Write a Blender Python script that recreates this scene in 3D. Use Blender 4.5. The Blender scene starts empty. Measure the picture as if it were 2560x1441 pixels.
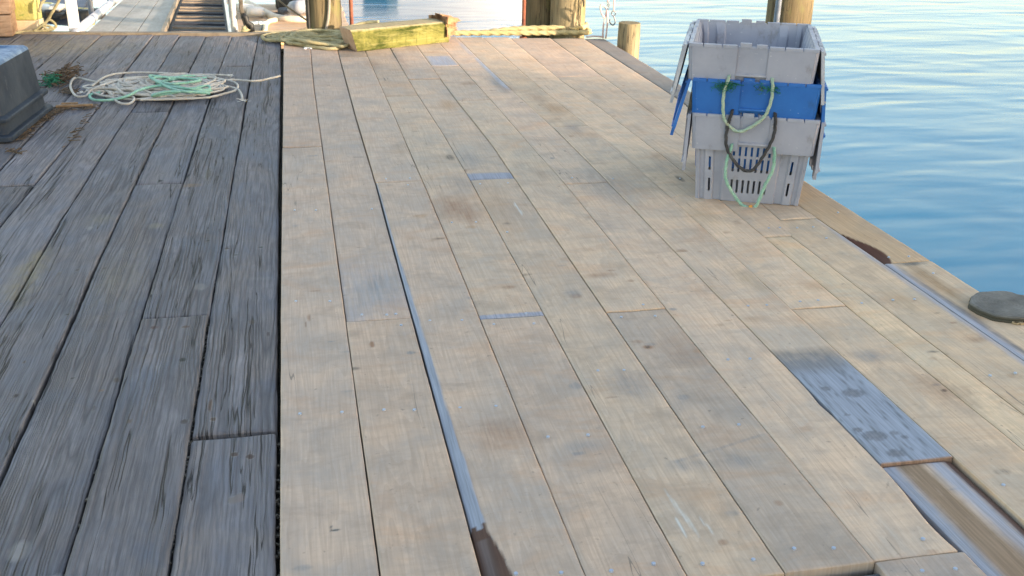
import bpy, bmesh, math, random
import numpy as np
from mathutils import Vector, Matrix, noise
random.seed(7); rng = np.random.RandomState(7)
sc = bpy.context.scene
# ---------------------------------------------------------------- camera
CAM_H = 1.27; F = 2600.0
RM = np.array([[0.9799141904643206, 0.06005234235251776, -0.19016281314870984],
               [-0.19856462285633106, 0.38202861442900754, -0.9025664675287774],
               [0.01844640551918313, 0.922197296642876, 0.38627953115327396]])
cd = bpy.data.cameras.new('camera'); cam = bpy.data.objects.new('camera', cd); sc.collection.objects.link(cam)
m4 = Matrix([list(RM[i]) + [0] for i in range(3)] + [[0, 0, 0, 1]]); m4.translation = (0, 0, CAM_H)
cam.matrix_world = m4; sc.camera = cam; sc.cycles.use_denoising = True; sc.cycles.denoiser = 'OPENIMAGEDENOISE'; sc.cycles.denoising_input_passes = 'RGB_ALBEDO_NORMAL'; sc.cycles.denoising_prefilter = 'NONE'
cd.sensor_width = 36; cd.lens = 36 * F / 2560; cd.clip_start = .05; cd.clip_end = 2000
cd.dof.use_dof = True; cd.dof.focus_distance = 3.3; cd.dof.aperture_fstop = 11
# ---------------------------------------------------------------- sky, sun, exposure
SUN_TO = Vector((.76, -.65, 0)).normalized(); EL = math.radians(10)
w = bpy.data.worlds.new('World'); sc.world = w; w.use_nodes = True
wn = w.node_tree; bg = wn.nodes['Background']
sky = wn.nodes.new('ShaderNodeTexSky'); sky.sky_type = 'NISHITA'; sky.sun_disc = False
sky.sun_elevation = EL; sky.sun_rotation = math.atan2(SUN_TO.x, SUN_TO.y)
sky.air_density = 1.0; sky.dust_density = .7; sky.ozone_density = 1.0
wn.links.new(sky.outputs[0], bg.inputs[0]); bg.inputs[1].default_value = .15
sl = bpy.data.lights.new('sun', 'SUN'); sl.energy = 2.4; sl.angle = math.radians(1.2); sl.color = (1, .91, .80)
so = bpy.data.objects.new('sun', sl); sc.collection.objects.link(so)
sd = Vector((SUN_TO.x * math.cos(EL), SUN_TO.y * math.cos(EL), math.sin(EL)))
so.rotation_euler = sd.to_track_quat('Z', 'Y').to_euler(); so.location = sd * 30
sc.view_settings.view_transform = 'Standard'; sc.view_settings.look = 'None'; sc.view_settings.exposure = 2.42; sc.view_settings.gamma = 1
sc.view_settings.use_white_balance = True; sc.view_settings.white_balance_temperature = 8150; sc.view_settings.white_balance_tint = 13   # the camera is balanced for open shade

# ---------------------------------------------------------------- helpers
def at(px, py, z=0.0):
    """the place on the level z seen at a photograph point"""
    d = RM @ np.array([px - 1280, 720.5 - py, -F]); s = (z - CAM_H) / d[2]
    return Vector((d[0] * s, d[1] * s, z))
def setp(o, label=None, cat=None, group=None, kind=None):
    if label: o['label'] = label
    if cat: o['category'] = cat
    if group: o['group'] = group
    if kind: o['kind'] = kind
    return o
def link(name, me, mat=None, parent=None):
    o = bpy.data.objects.new(name, me); sc.collection.objects.link(o)
    if mat is not None: me.materials.append(mat)
    if parent is not None: o.parent = parent
    return o
def thing(name, label, cat, loc=(0, 0, 0), rz=0, group=None):
    o = bpy.data.objects.new(name, None); sc.collection.objects.link(o); o.location = loc; o.rotation_euler = (0, 0, rz)
    o.empty_display_size = .1
    return setp(o, label, cat, group)
class MB:
    def __init__(s): s.v = []; s.f = []; s.sm = []
    def add(s, vs, fs, smooth=False):
        b = len(s.v); s.v += [tuple(v) for v in vs]; s.f += [tuple(i + b for i in f) for f in fs]; s.sm += [smooth] * len(fs)
    def box(s, c, d, rz=0, M=None):
        vs = [Vector((x * d[0] / 2, y * d[1] / 2, z * d[2] / 2)) for x in (-1, 1) for y in (-1, 1) for z in (-1, 1)]
        R = Matrix.Rotation(rz, 3, 'Z') if M is None else M
        vs = [R @ v + Vector(c) for v in vs]
        s.add(vs, [(0, 1, 3, 2), (4, 6, 7, 5), (0, 4, 5, 1), (2, 3, 7, 6), (0, 2, 6, 4), (1, 5, 7, 3)])
    def bar(s, a, b, w_, h_, up=Vector((0, 0, 1))):
        a = Vector(a); b = Vector(b); y = (b - a).normalized(); x = y.cross(up).normalized(); z = x.cross(y)
        M = Matrix((x, y, z)).transposed()
        s.box((a + b) / 2, (w_, (b - a).length, h_), M=M)
    def tube(s, pts, r, n=8, caps=True, lobes=0, amp=0, pitch=.05, rvar=None):
        pts = [Vector(p) for p in pts]; N = len(pts)
        T = [(pts[min(i + 1, N - 1)] - pts[max(i - 1, 0)]).normalized() for i in range(N)]
        ref = Vector((0, 0, 1)) if abs(T[0].z) < .9 else Vector((1, 0, 0))
        u = (ref - T[0] * ref.dot(T[0])).normalized(); L = 0; vs = []
        for i in range(N):
            if i: L += (pts[i] - pts[i - 1]).length
            u = (u - T[i] * u.dot(T[i])); u = u.normalized() if u.length > 1e-6 else T[i].orthogonal().normalized()
            v = T[i].cross(u); tw = 2 * math.pi * L / pitch if lobes else 0
            rr = r if rvar is None else r * rvar[i]
            for k in range(n):
                a = 2 * math.pi * k / n; q = rr * (1 + amp * math.cos(lobes * a - tw)) if lobes else rr
                vs.append(pts[i] + (u * math.cos(a) + v * math.sin(a)) * q)
        fs = [(i * n + k, i * n + (k + 1) % n, (i + 1) * n + (k + 1) % n, (i + 1) * n + k) for i in range(N - 1) for k in range(n)]
        if caps: fs += [tuple(range(n))[::-1], tuple((N - 1) * n + k for k in range(n))]
        s.add(vs, fs, True)
    def build(s, name, mat, parent=None, bevel=0, seg=2, smooth_all=False):
        me = bpy.data.meshes.new(name); me.from_pydata(s.v, [], s.f)
        me.polygons.foreach_set('use_smooth', [True] * len(s.f) if smooth_all else s.sm); me.update()
        o = link(name, me, mat, parent)
        if bevel:
            b = o.modifiers.new('bevel', 'BEVEL'); b.width = bevel; b.segments = seg; b.limit_method = 'ANGLE'; b.angle_limit = .6
        return o
def smooth_path(P, step=.012, closed=False):
    P = [Vector(p) for p in P]; n = len(P); out = []
    rngi = range(n if closed else n - 1)
    for i in rngi:
        p0 = P[(i - 1) % n] if closed or i > 0 else P[0]; p1 = P[i]; p2 = P[(i + 1) % n]
        p3 = P[(i + 2) % n] if closed or i < n - 2 else P[-1]
        k = max(2, int((p2 - p1).length / step))
        for j in range(k):
            t = j / k
            out.append(.5 * ((2 * p1) + (p2 - p0) * t + (2 * p0 - 5 * p1 + 4 * p2 - p3) * t * t + (3 * p1 - p0 - 3 * p2 + p3) * t ** 3))
    out.append(P[0] if closed else P[-1])
    return out
# ---- node helpers
class NT:
    def __init__(s, name, rough=.7, spec=.3):
        s.m = bpy.data.materials.new(name); s.m.use_nodes = True; s.t = s.m.node_tree; s.b = s.t.nodes['Principled BSDF']
        s.b.inputs['Roughness'].default_value = rough; s.b.inputs['Specular IOR Level'].default_value = spec
    def n(s, ty, **k):
        nd = s.t.nodes.new(ty)
        for a, b in k.items(): setattr(nd, a, b)
        return nd
    def l(s, a, b): s.t.links.new(a, b)
    def attr(s, nm, out='Vector'):
        return s.n('ShaderNodeAttribute', attribute_name=nm).outputs[out]
    def obj(s): return s.n('ShaderNodeTexCoord').outputs['Object']
    def mapv(s, v, sc_, loc=(0, 0, 0)):
        m = s.n('ShaderNodeMapping'); s.l(v, m.inputs[0]); m.inputs['Scale'].default_value = sc_; m.inputs['Location'].default_value = loc; return m.outputs[0]
    def noise(s, v, scale, det=4, rough=.55, dist=0, col=False):
        nd = s.n('ShaderNodeTexNoise'); s.l(v, nd.inputs['Vector']); nd.inputs['Scale'].default_value = scale
        nd.inputs['Detail'].default_value = det; nd.inputs['Roughness'].default_value = rough; nd.inputs['Distortion'].default_value = dist
        return nd.outputs['Color' if col else 'Fac']
    def ramp(s, f, pts):
        nd = s.n('ShaderNodeValToRGB'); s.l(f, nd.inputs[0]); e = nd.color_ramp.elements
        while len(e) < len(pts): e.new(.5)
        for i, (p, c) in enumerate(pts):
            e[i].position = p; e[i].color = (c, c, c, 1) if not isinstance(c, tuple) else (*c, 1)
        return nd.outputs[0]
    def rng(s, f, a, b, c=0, d=1):
        nd = s.n('ShaderNodeMapRange'); s.l(f, nd.inputs[0])
        for i, x in enumerate((a, b, c, d)): nd.inputs[i + 1].default_value = x
        return nd.outputs[0]
    def math(s, op, a, b=None, c=None):
        nd = s.n('ShaderNodeMath', operation=op)
        for i, x in enumerate((a, b, c)):
            if x is None: continue
            if isinstance(x, (int, float)): nd.inputs[i].default_value = x
            else: s.l(x, nd.inputs[i])
        return nd.outputs[0]
    def mix(s, f, a, b, mode='MIX'):
        nd = s.n('ShaderNodeMix', data_type='RGBA', blend_type=mode)
        for i, x in ((0, f), (6, a), (7, b)):
            if isinstance(x, (int, float)): nd.inputs[i].default_value = x if i == 0 else (x, x, x, 1)
            elif isinstance(x, tuple): nd.inputs[i].default_value = (*x, 1)
            else: s.l(x, nd.inputs[i])
        return nd.outputs[2]
    def bump(s, h, st=.3, dist=.01, prev=None):
        nd = s.n('ShaderNodeBump'); s.l(h, nd.inputs['Height']); nd.inputs['Strength'].default_value = st; nd.inputs['Distance'].default_value = dist
        if prev is not None: s.l(prev, nd.inputs['Normal'])
        return nd.outputs[0]
    def done(s, col=None, rough=None, normal=None):
        if col is not None:
            if isinstance(col, tuple): s.b.inputs['Base Color'].default_value = (*col, 1)
            else: s.l(col, s.b.inputs['Base Color'])
        if rough is not None: s.l(rough, s.b.inputs['Roughness'])
        if normal is not None: s.l(normal, s.b.inputs['Normal'])
        return s.m
def mottled(name, a, b, scale=6, rough=.7, bumps=.2, det=5, sp=.3, stretch=(1, 1, 1), metal=0, speck=None, bd=.004):
    t = NT(name, rough, sp); v = t.mapv(t.obj(), stretch)
    f = t.noise(v, scale, det, .6); c = t.mix(t.rng(f, .35, .65), a, b)
    g = t.noise(v, scale * 9, 3); c = t.mix(t.rng(g, .3, .7, 0, .35), c, t.mix(.5, c, 0.0))
    if speck:
        k = t.noise(v, scale * 2.2, 4, .7); c = t.mix(t.rng(k, speck[1], speck[1] + .06), c, speck[0])
    t.b.inputs['Metallic'].default_value = metal
    return t.done(c, None, t.bump(t.noise(v, scale * 6, 4), bumps, bd))

# ---------------------------------------------------------------- wood materials
def wood_new():
    t = NT('sawn plank wood', .72, .25); pc = t.attr('pc'); tone = t.attr('tone', 'Color')
    st = t.n('ShaderNodeAttribute', attribute_name='stain'); sc_, sa = st.outputs['Color'], st.outputs['Alpha']
    # broad weathering, grey against tan
    m1 = t.noise(t.mapv(pc, (1, .8, 1)), 6.0, 9, .70, .5)
    c = t.mix(t.rng(m1, .36, .62), t.mix(1, tone, (.76, .79, .84), 'MULTIPLY'), t.mix(1, tone, (1.12, 1.02, .95), 'MULTIPLY'))
    m2 = t.noise(t.mapv(pc, (.8, 1.1, 1), (3, 7, 1)), 8, 7, .70, .6)
    c = t.mix(t.rng(m2, .50, .70, 0, .62), c, t.mix(1, tone, (.56, .56, .58), 'MULTIPLY'))
    m3 = t.noise(t.mapv(pc, (.5, 1.1, 1), (11, 2, 5)), 5.5, 7, .70, .8)
    c = t.mix(t.rng(m3, .52, .72, 0, .62), c, t.mix(1, tone, (.97, .70, .53), 'MULTIPLY'))
    # saw marks across the board
    k1 = t.noise(t.mapv(pc, (3.2, 22, 1)), 1.6, 6, .7, .5); c = t.mix(t.rng(k1, .48, .74, 0, .28), c, t.mix(1, tone, (.55, .55, .55), 'MULTIPLY'))
    # grain along the board
    gv = t.mapv(pc, (1, .07, 1)); wob = t.noise(t.mapv(pc, (1, .25, 1)), 3.0, 2, .5)
    ring = t.math('FRACT', t.math('MULTIPLY', t.math('ADD', t.noise(gv, 7, 2, .5), t.math('MULTIPLY', wob, .35)), 26))
    g = t.rng(ring, 0, 1, 0, .26); c = t.mix(g, c, t.mix(1, tone, (.62, .55, .5), 'MULTIPLY'))
    fg = t.noise(t.mapv(pc, (1, .03, 1)), 190, 3, .6); c = t.mix(t.rng(fg, .40, .75, 0, .42), c, t.mix(1, tone, (.55, .50, .46), 'MULTIPLY'))
    # thin checks
    ck = t.noise(t.mapv(pc, (1, .035, 1), (0, 3, 9)), 9, 3, .55)
    ckm = t.math('LESS_THAN', t.math('ABSOLUTE', t.math('SUBTRACT', ck, .5)), .0016)
    gate = t.rng(t.noise(t.mapv(pc, (1, .3, 1), (5, 5, 5)), 3, 2), .56, .62)
    c = t.mix(t.math('MULTIPLY', t.math('MULTIPLY', ckm, gate), .6), c, (.10, .085, .075))
    # specks
    sp = t.noise(pc, 55, 3, .55); c = t.mix(t.rng(sp, .67, .77, 0, .55), c, (.12, .10, .09))
    # own marks of the boards: their ragged edge comes from noise
    sn = t.math('ADD', t.math('MULTIPLY', t.noise(t.mapv(pc, (1, .8, 1), (2, 2, 2)), 30, 6, .7), .5), t.math('MULTIPLY', t.noise(t.mapv(pc, (1, .06, 1), (2, 2, 2)), 80, 4, .65), .5))
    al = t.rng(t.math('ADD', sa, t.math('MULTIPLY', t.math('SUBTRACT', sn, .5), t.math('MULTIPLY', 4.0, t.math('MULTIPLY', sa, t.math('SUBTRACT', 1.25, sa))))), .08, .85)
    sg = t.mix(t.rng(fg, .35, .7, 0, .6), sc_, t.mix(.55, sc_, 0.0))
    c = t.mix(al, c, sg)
    h = t.math('ADD', t.math('MULTIPLY', fg, .5), t.math('MULTIPLY', k1, .6))
    return t.done(c, t.rng(m1, .3, .7, .62, .8), t.bump(h, .32, .0025))
def wood_old():
    t = NT('weathered plank wood', .78, .22); pc = t.attr('pc'); tone = t.attr('tone', 'Color')
    st = t.n('ShaderNodeAttribute', attribute_name='stain'); sc_, sa = st.outputs['Color'], st.outputs['Alpha']
    m1 = t.noise(t.mapv(pc, (1, .5, 1)), 5, 6, .65, .7)
    c = t.mix(t.rng(m1, .34, .68), t.mix(1, tone, (.74, .84, 1.0), 'MULTIPLY'), t.mix(1, tone, (1.25, 1.12, 1.0), 'MULTIPLY'))
    m2 = t.noise(t.mapv(pc, (1, .3, 1), (4, 1, 2)), 12, 5, .7); c = t.mix(t.rng(m2, .55, .75, 0, .55), c, t.mix(1, tone, (.42, .42, .46), 'MULTIPLY'))
    m4 = t.noise(t.mapv(pc, (1, .3, 1), (9, 1, 2)), 8, 5, .7); c = t.mix(t.rng(m4, .54, .74, 0, .6), c, t.mix(1, tone, (1.9, 1.85, 1.85), 'MULTIPLY'))
    # raised grain bending round knots
    wob = t.noise(t.mapv(pc, (1, .16, 1)), 5.0, 2, .5)
    fld = t.math('ADD', t.noise(t.mapv(pc, (1, .03, 1)), 8.5, 2, .5), t.math('MULTIPLY', wob, .20))
    ring = t.math('PINGPONG', t.math('MULTIPLY', fld, 50), 1)
    gate = t.rng(t.noise(t.mapv(pc, (1, .3, 1), (1, 8, 3)), 4, 2), .35, .62, .12, 1)
    gm = t.math('MULTIPLY', t.rng(ring, .45, 1), gate)
    c = t.mix(t.math('MULTIPLY', gm, .62), c, t.mix(1, tone, (.30, .31, .34), 'MULTIPLY'))
    fg = t.noise(t.mapv(pc, (1, .025, 1)), 210, 3, .65); c = t.mix(t.rng(fg, .38, .68, 0, .68), c, t.mix(1, tone, (.36, .36, .38), 'MULTIPLY'))
    # long checks
    def crack(loc, sc2, w_, lo, hi):
        ck = t.noise(t.mapv(pc, (1, .022, 1), loc), sc2, 4, .58)
        a = t.math('ABSOLUTE', t.math('SUBTRACT', ck, .5))
        gt = t.rng(t.noise(t.mapv(pc, (1, .3, 1), loc), 4.2, 2), lo, hi)
        return t.math('MULTIPLY', t.rng(a, 0, w_, 1, 0), gt)
    ck = t.math('MAXIMUM', crack((0, 3, 9), 7, .0050, .44, .48), crack((5, 1, 2), 13, .0045, .47, .52))
    c = t.mix(t.math('MULTIPLY', ck, .9), c, (.02, .02, .024))
    sn = t.noise(t.mapv(pc, (1, .5, 1), (2, 2, 2)), 30, 5, .65)
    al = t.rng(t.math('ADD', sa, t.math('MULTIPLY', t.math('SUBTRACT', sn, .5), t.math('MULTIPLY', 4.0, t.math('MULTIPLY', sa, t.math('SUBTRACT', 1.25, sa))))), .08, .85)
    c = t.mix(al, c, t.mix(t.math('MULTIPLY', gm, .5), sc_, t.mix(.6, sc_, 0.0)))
    h = t.math('SUBTRACT', t.math('ADD', t.math('MULTIPLY', fg, .4), t.math('MULTIPLY', m2, .6)), t.math('ADD', t.math('MULTIPLY', gm, .55), t.math('MULTIPLY', ck, 2.2)))
    return t.done(c, t.rng(m1, .3, .7, .65, .85), t.bump(h, .9, .005))
M_NEW = wood_new(); M_OLD = wood_old()
M_DARK = mottled('dark timber', (.02, .018, .017), (.05, .045, .04), 12)  # near-black tone for the deck beams and float hulls

# ---------------------------------------------------------------- the decks
SEAM = {  # x of each joint line at some distances y
 0: [(-8, -.094), (1.65, -.094), (2.84, -.095), (4.56, -.091), (8, -.082)],
 1: [(-8, .097), (1.6, .097), (2.6, .096), (4.06, .095), (6.1, .091), (8, .104)],
 2: [(-8, .290), (1.6, .289), (4.14, .292), (5.34, .283), (8, .283)],
 3: [(-8, .481), (1.9, .481), (3.28, .486), (4.2, .485), (5.4, .479), (7, .467), (8, .46)],
 4: [(-8, .673), (1.74, .674), (3.24, .681), (4.2, .684), (4.9, .68), (5.8, .659), (7.3, .645), (8, .64)],
 5: [(-8, .861), (1.65, .863), (2.6, .866), (3.3, .869), (4.66, .879), (5.64, .856), (6.3, .846), (8, .83)],
 6: [(-8, 1.051), (2.4, 1.052), (3.1, 1.056), (4.05, 1.066), (4.7, 1.055), (5.6, 1.046), (6.6, 1.026), (8, 1.0)],
 7: [(-8, 1.246), (2.4, 1.248), (4.2, 1.250), (5.0, 1.241), (5.8, 1.213), (6.5, 1.193), (8, 1.166)],
 8: [(-8, 1.428), (2.5, 1.431), (3.77, 1.443), (4.5, 1.438), (5.0, 1.424), (5.75, 1.396), (6.7, 1.378), (8, 1.36)],
 9: [(-8, 1.614), (2.8, 1.616), (3.7, 1.632), (5.4, 1.60), (6.1, 1.567), (8, 1.56)],
 10: [(-8, 1.716), (3.28, 1.727), (3.6, 1.74)],
 20: [(3.2, 1.75), (4, 1.80), (5.3, 1.848), (6.8, 1.86), (8, 1.87)],
 11: [(-8, 1.916), (2.98, 1.921), (3.7, 1.915), (4.0, 1.93)],
 21: [(3.3, 1.925), (4.0, 1.96), (5.0, 2.06), (5.5, 2.107), (8, 2.112)],
 12: [(-8, 2.10), (2.7, 2.099), (3.8, 2.094), (4.4, 2.10)],
 22: [(4.3, 2.13), (5, 2.22), (6, 2.258), (8, 2.266)]}
OLD = [[(-8, -.094), (8.3, -.094)],
 [(-8, -.292), (2.3, -.297), (4.1, -.291), (6.4, -.277), (8.3, -.26)],
 [(-8, -.486), (2.9, -.491), (4.8, -.482), (6.6, -.474), (8.3, -.445)],
 [(-8, -.684), (3.4, -.685), (4.8, -.675), (6.6, -.654), (8.3, -.632)],
 [(-8, -.880), (3.9, -.880), (4.8, -.87), (6.7, -.842), (8.3, -.82)],
 [(-8, -1.085), (3.86, -1.083), (5.6, -1.04), (8.3, -1.006)],
 [(-8, -1.27), (4.9, -1.253), (6.5, -1.222), (8.3, -1.19)],
 [(-8, -1.46), (6.7, -1.409), (8.3, -1.37)]]
for k in range(8, 16): OLD.append([(-8, -1.46 - .19 * (k - 7)), (8.3, -1.37 - .185 * (k - 7))])
def sx(pts, y):
    a = np.array(pts); return np.interp(y, a[:, 0], a[:, 1])
def wig(y, seed, amp):
    r = np.random.RandomState(seed); o = np.zeros_like(y)
    for k, (fq, a) in enumerate(((1.3, 1), (4.1, .6), (11, .45), (29, .35), (71, .25))):
        o += a * np.sin(y * fq * 1.0 * (1 + .2 * r.rand()) + r.rand() * 6.28)
    return o * amp
# marks of single boards: (x, y, rx, ry, colour, amount)
def blob(px, py, rx, ry, col, a=1.0): p = at(px, py); return (p.x, p.y, rx, ry, col, a)
BLUE = (.29, .30, .36); RBR = (.30, .17, .11); ORG = (.42, .26, .16); DK = (.07, .06, .055); GREY = (.22, .215, .22); PALE = (.58, .56, .53)
NB = [blob(1135, 520, .085, .16, RBR, .62), blob(1175, 540, .03, .10, RBR, .5), blob(1245, 520, .07, .35, ORG, .38), blob(1120, 262, .05, .14, ORG, .62), blob(1390, 272, .06, .13, ORG, .7),
 blob(1340, 245, .05, .12, RBR, .4), blob(1175, 400, .05, .15, GREY, .45), blob(1125, 395, .02, .05, DK, .5), blob(930, 862, .008, .022, RBR, .95), blob(1620, 868, .016, .014, RBR, .8), blob(1620, 868, .006, .006, DK, .9),
 blob(2360, 977, .008, .006, DK, 1), blob(1440, 742, .02, .02, RBR, .5), blob(1432, 735, .03, .03, GREY, .5), blob(772, 795, .004, .035, RBR, .8), blob(765, 812, .003, .02, RBR, .8),
 blob(940, 720, .06, .13, GREY, .5), blob(890, 790, .03, .05, BLUE, .35), blob(838, 1325, .012, .004, DK, .9), blob(830, 1318, .003, .008, DK, .8), blob(1027, 883, .014, .012, GREY, .7),
 blob(1580, 960, .06, .09, GREY, .5), blob(1440, 965, .02, .02, GREY, .5), blob(1707, 993, .02, .015, GREY, .5), blob(1845, 1155, .05, .03, GREY, .45), blob(1720, 1165, .05, .03, GREY, .42), blob(1830, 1285, .018, .012, GREY, .4),
 blob(1455, 1115, .05, .03, GREY, .4), blob(1300, 530, .006, .05, PALE, .9), blob(1290, 515, .006, .04, PALE, .8), blob(2440, 850, .045, .02, RBR, .5), blob(2150, 940, .03, .02, ORG, .3), blob(2040, 720, .05, .05, ORG, .35),
 blob(1500, 690, .07, .02, RBR, .5), blob(1885, 800, .05, .02, ORG, .4), blob(1750, 540, .08, .12, (.44, .31, .2), .4), blob(1870, 700, .05, .12, (.44, .31, .2), .45), blob(2100, 540, .05, .15, ORG, .4),
 blob(1250, 215, .03, .2, GREY, .55), blob(1270, 222, .04, .1, RBR, .45), blob(1620, 270, .05, .18, RBR, .35), blob(1490, 240, .03, .12, ORG, .4), blob(1320, 150, .1, .15, ORG, .35), blob(1400, 120, .12, .1, ORG, .3), blob(730, 110, .05, .3, ORG, .5),
 blob(930, 160, .06, .2, RBR, .35), blob(990, 140, .06, .2, GREY, .4), blob(1010, 165, .03, .4, RBR, .3), blob(860, 130, .1, .1, RBR, .3), blob(1240, 205, .06, .2, GREY, .4), blob(1520, 470, .12, .25, GREY, .4), blob(1700, 448, .015, .05, DK, .6), blob(1660, 420, .08, .1, GREY, .3),
 blob(2170, 890, .05, .04, GREY, .6), blob(2265, 1210, .03, .015, RBR, .3), blob(2250, 750, .04, .1, (.45, .31, .19), .4)]
for (x0, y0, x1, y1, wd) in ((1665, 1232, 1742, 1335, .006), (1690, 1302, 1712, 1335, .0035), (1745, 1295, 1790, 1340, .002)):
    for k in range(9):
        q = k / 8; NB.append(blob(x0 + (x1 - x0) * q, y0 + (y1 - y0) * q, wd * (1.2 - abs(q - .5)), .018, PALE, .42))
for q in range(17): NB.append(blob(1690 + 13.5 * q, 1156 - 4.3 * q, .016, .005, GREY, .3))
for q in range(150):
    k_ = rng.rand(); NB.append((rng.uniform(-.05, 2.05), 1.4 + 6 * rng.rand() ** 1.3, rng.uniform(.008, .028), rng.uniform(.003, .014), (RBR, GREY, DK, ORG)[int(k_ * 4)], rng.uniform(.25, .65)))
for q in range(26): NB.append((rng.uniform(.3, 2.05), 1.8 + 5.5 * rng.rand(), rng.uniform(.03, .09), rng.uniform(.03, .14), (RBR, GREY, ORG)[q % 3], rng.uniform(.2, .5)))
OB = [blob(60, 700, .05, .2, (.19, .16, .11), .6), blob(95, 640, .03, .1, (.20, .165, .11), .5), blob(520, 430, .012, .09, (.10, .09, .085), 1), blob(400, 447, .008, .03, (.01, .01, .01), 1), blob(38, 983, .008, .012, (.05, .04, .04), 1),
 blob(193, 668, .007, .012, (.05, .045, .045), 1), blob(260, 667, .007, .014, (.06, .05, .05), 1), blob(252, 968, .007, .008, (.16, .11, .09), 1), blob(532, 1042, .008, .01, (.10, .07, .06), 1), blob(585, 1127, .010, .010, (.08, .055, .05), 1), blob(625, 1133, .010, .012, (.08, .055, .05), 1),
 blob(583, 1242, .013, .016, (.15, .13, .125), .8), blob(45, 1370, .02, .035, (.19, .18, .185), .8), blob(140, 1440, .02, .02, (.2, .2, .21), .8), blob(600, 1235, .012, .02, (.16, .13, .13), .8), blob(480, 460, .04, .02, (.2, .13, .08), .6), blob(250, 545, .05, .07, (.17, .15, .125), .5),
 blob(500, 712, .02, .03, (.18, .165, .16), .6), blob(385, 815, .012, .012, (.09, .06, .06), .9), blob(463, 813, .012, .01, (.1, .07, .06), .9), blob(525, 1008, .006, .035, (.10, .06, .045), .9), blob(200, 110, .5, .35, (.27, .21, .15), .38), blob(60, 120, .4, .4, (.26, .2, .14), .4),
 blob(180, 330, .1, .2, (.13, .12, .12), .5), blob(290, 700, .09, .3, (.19, .165, .14), .35), blob(640, 690, .1, .02, (.2, .2, .2), .2), blob(390, 560, .03, .03, (.17, .15, .12), .6)]

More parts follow.
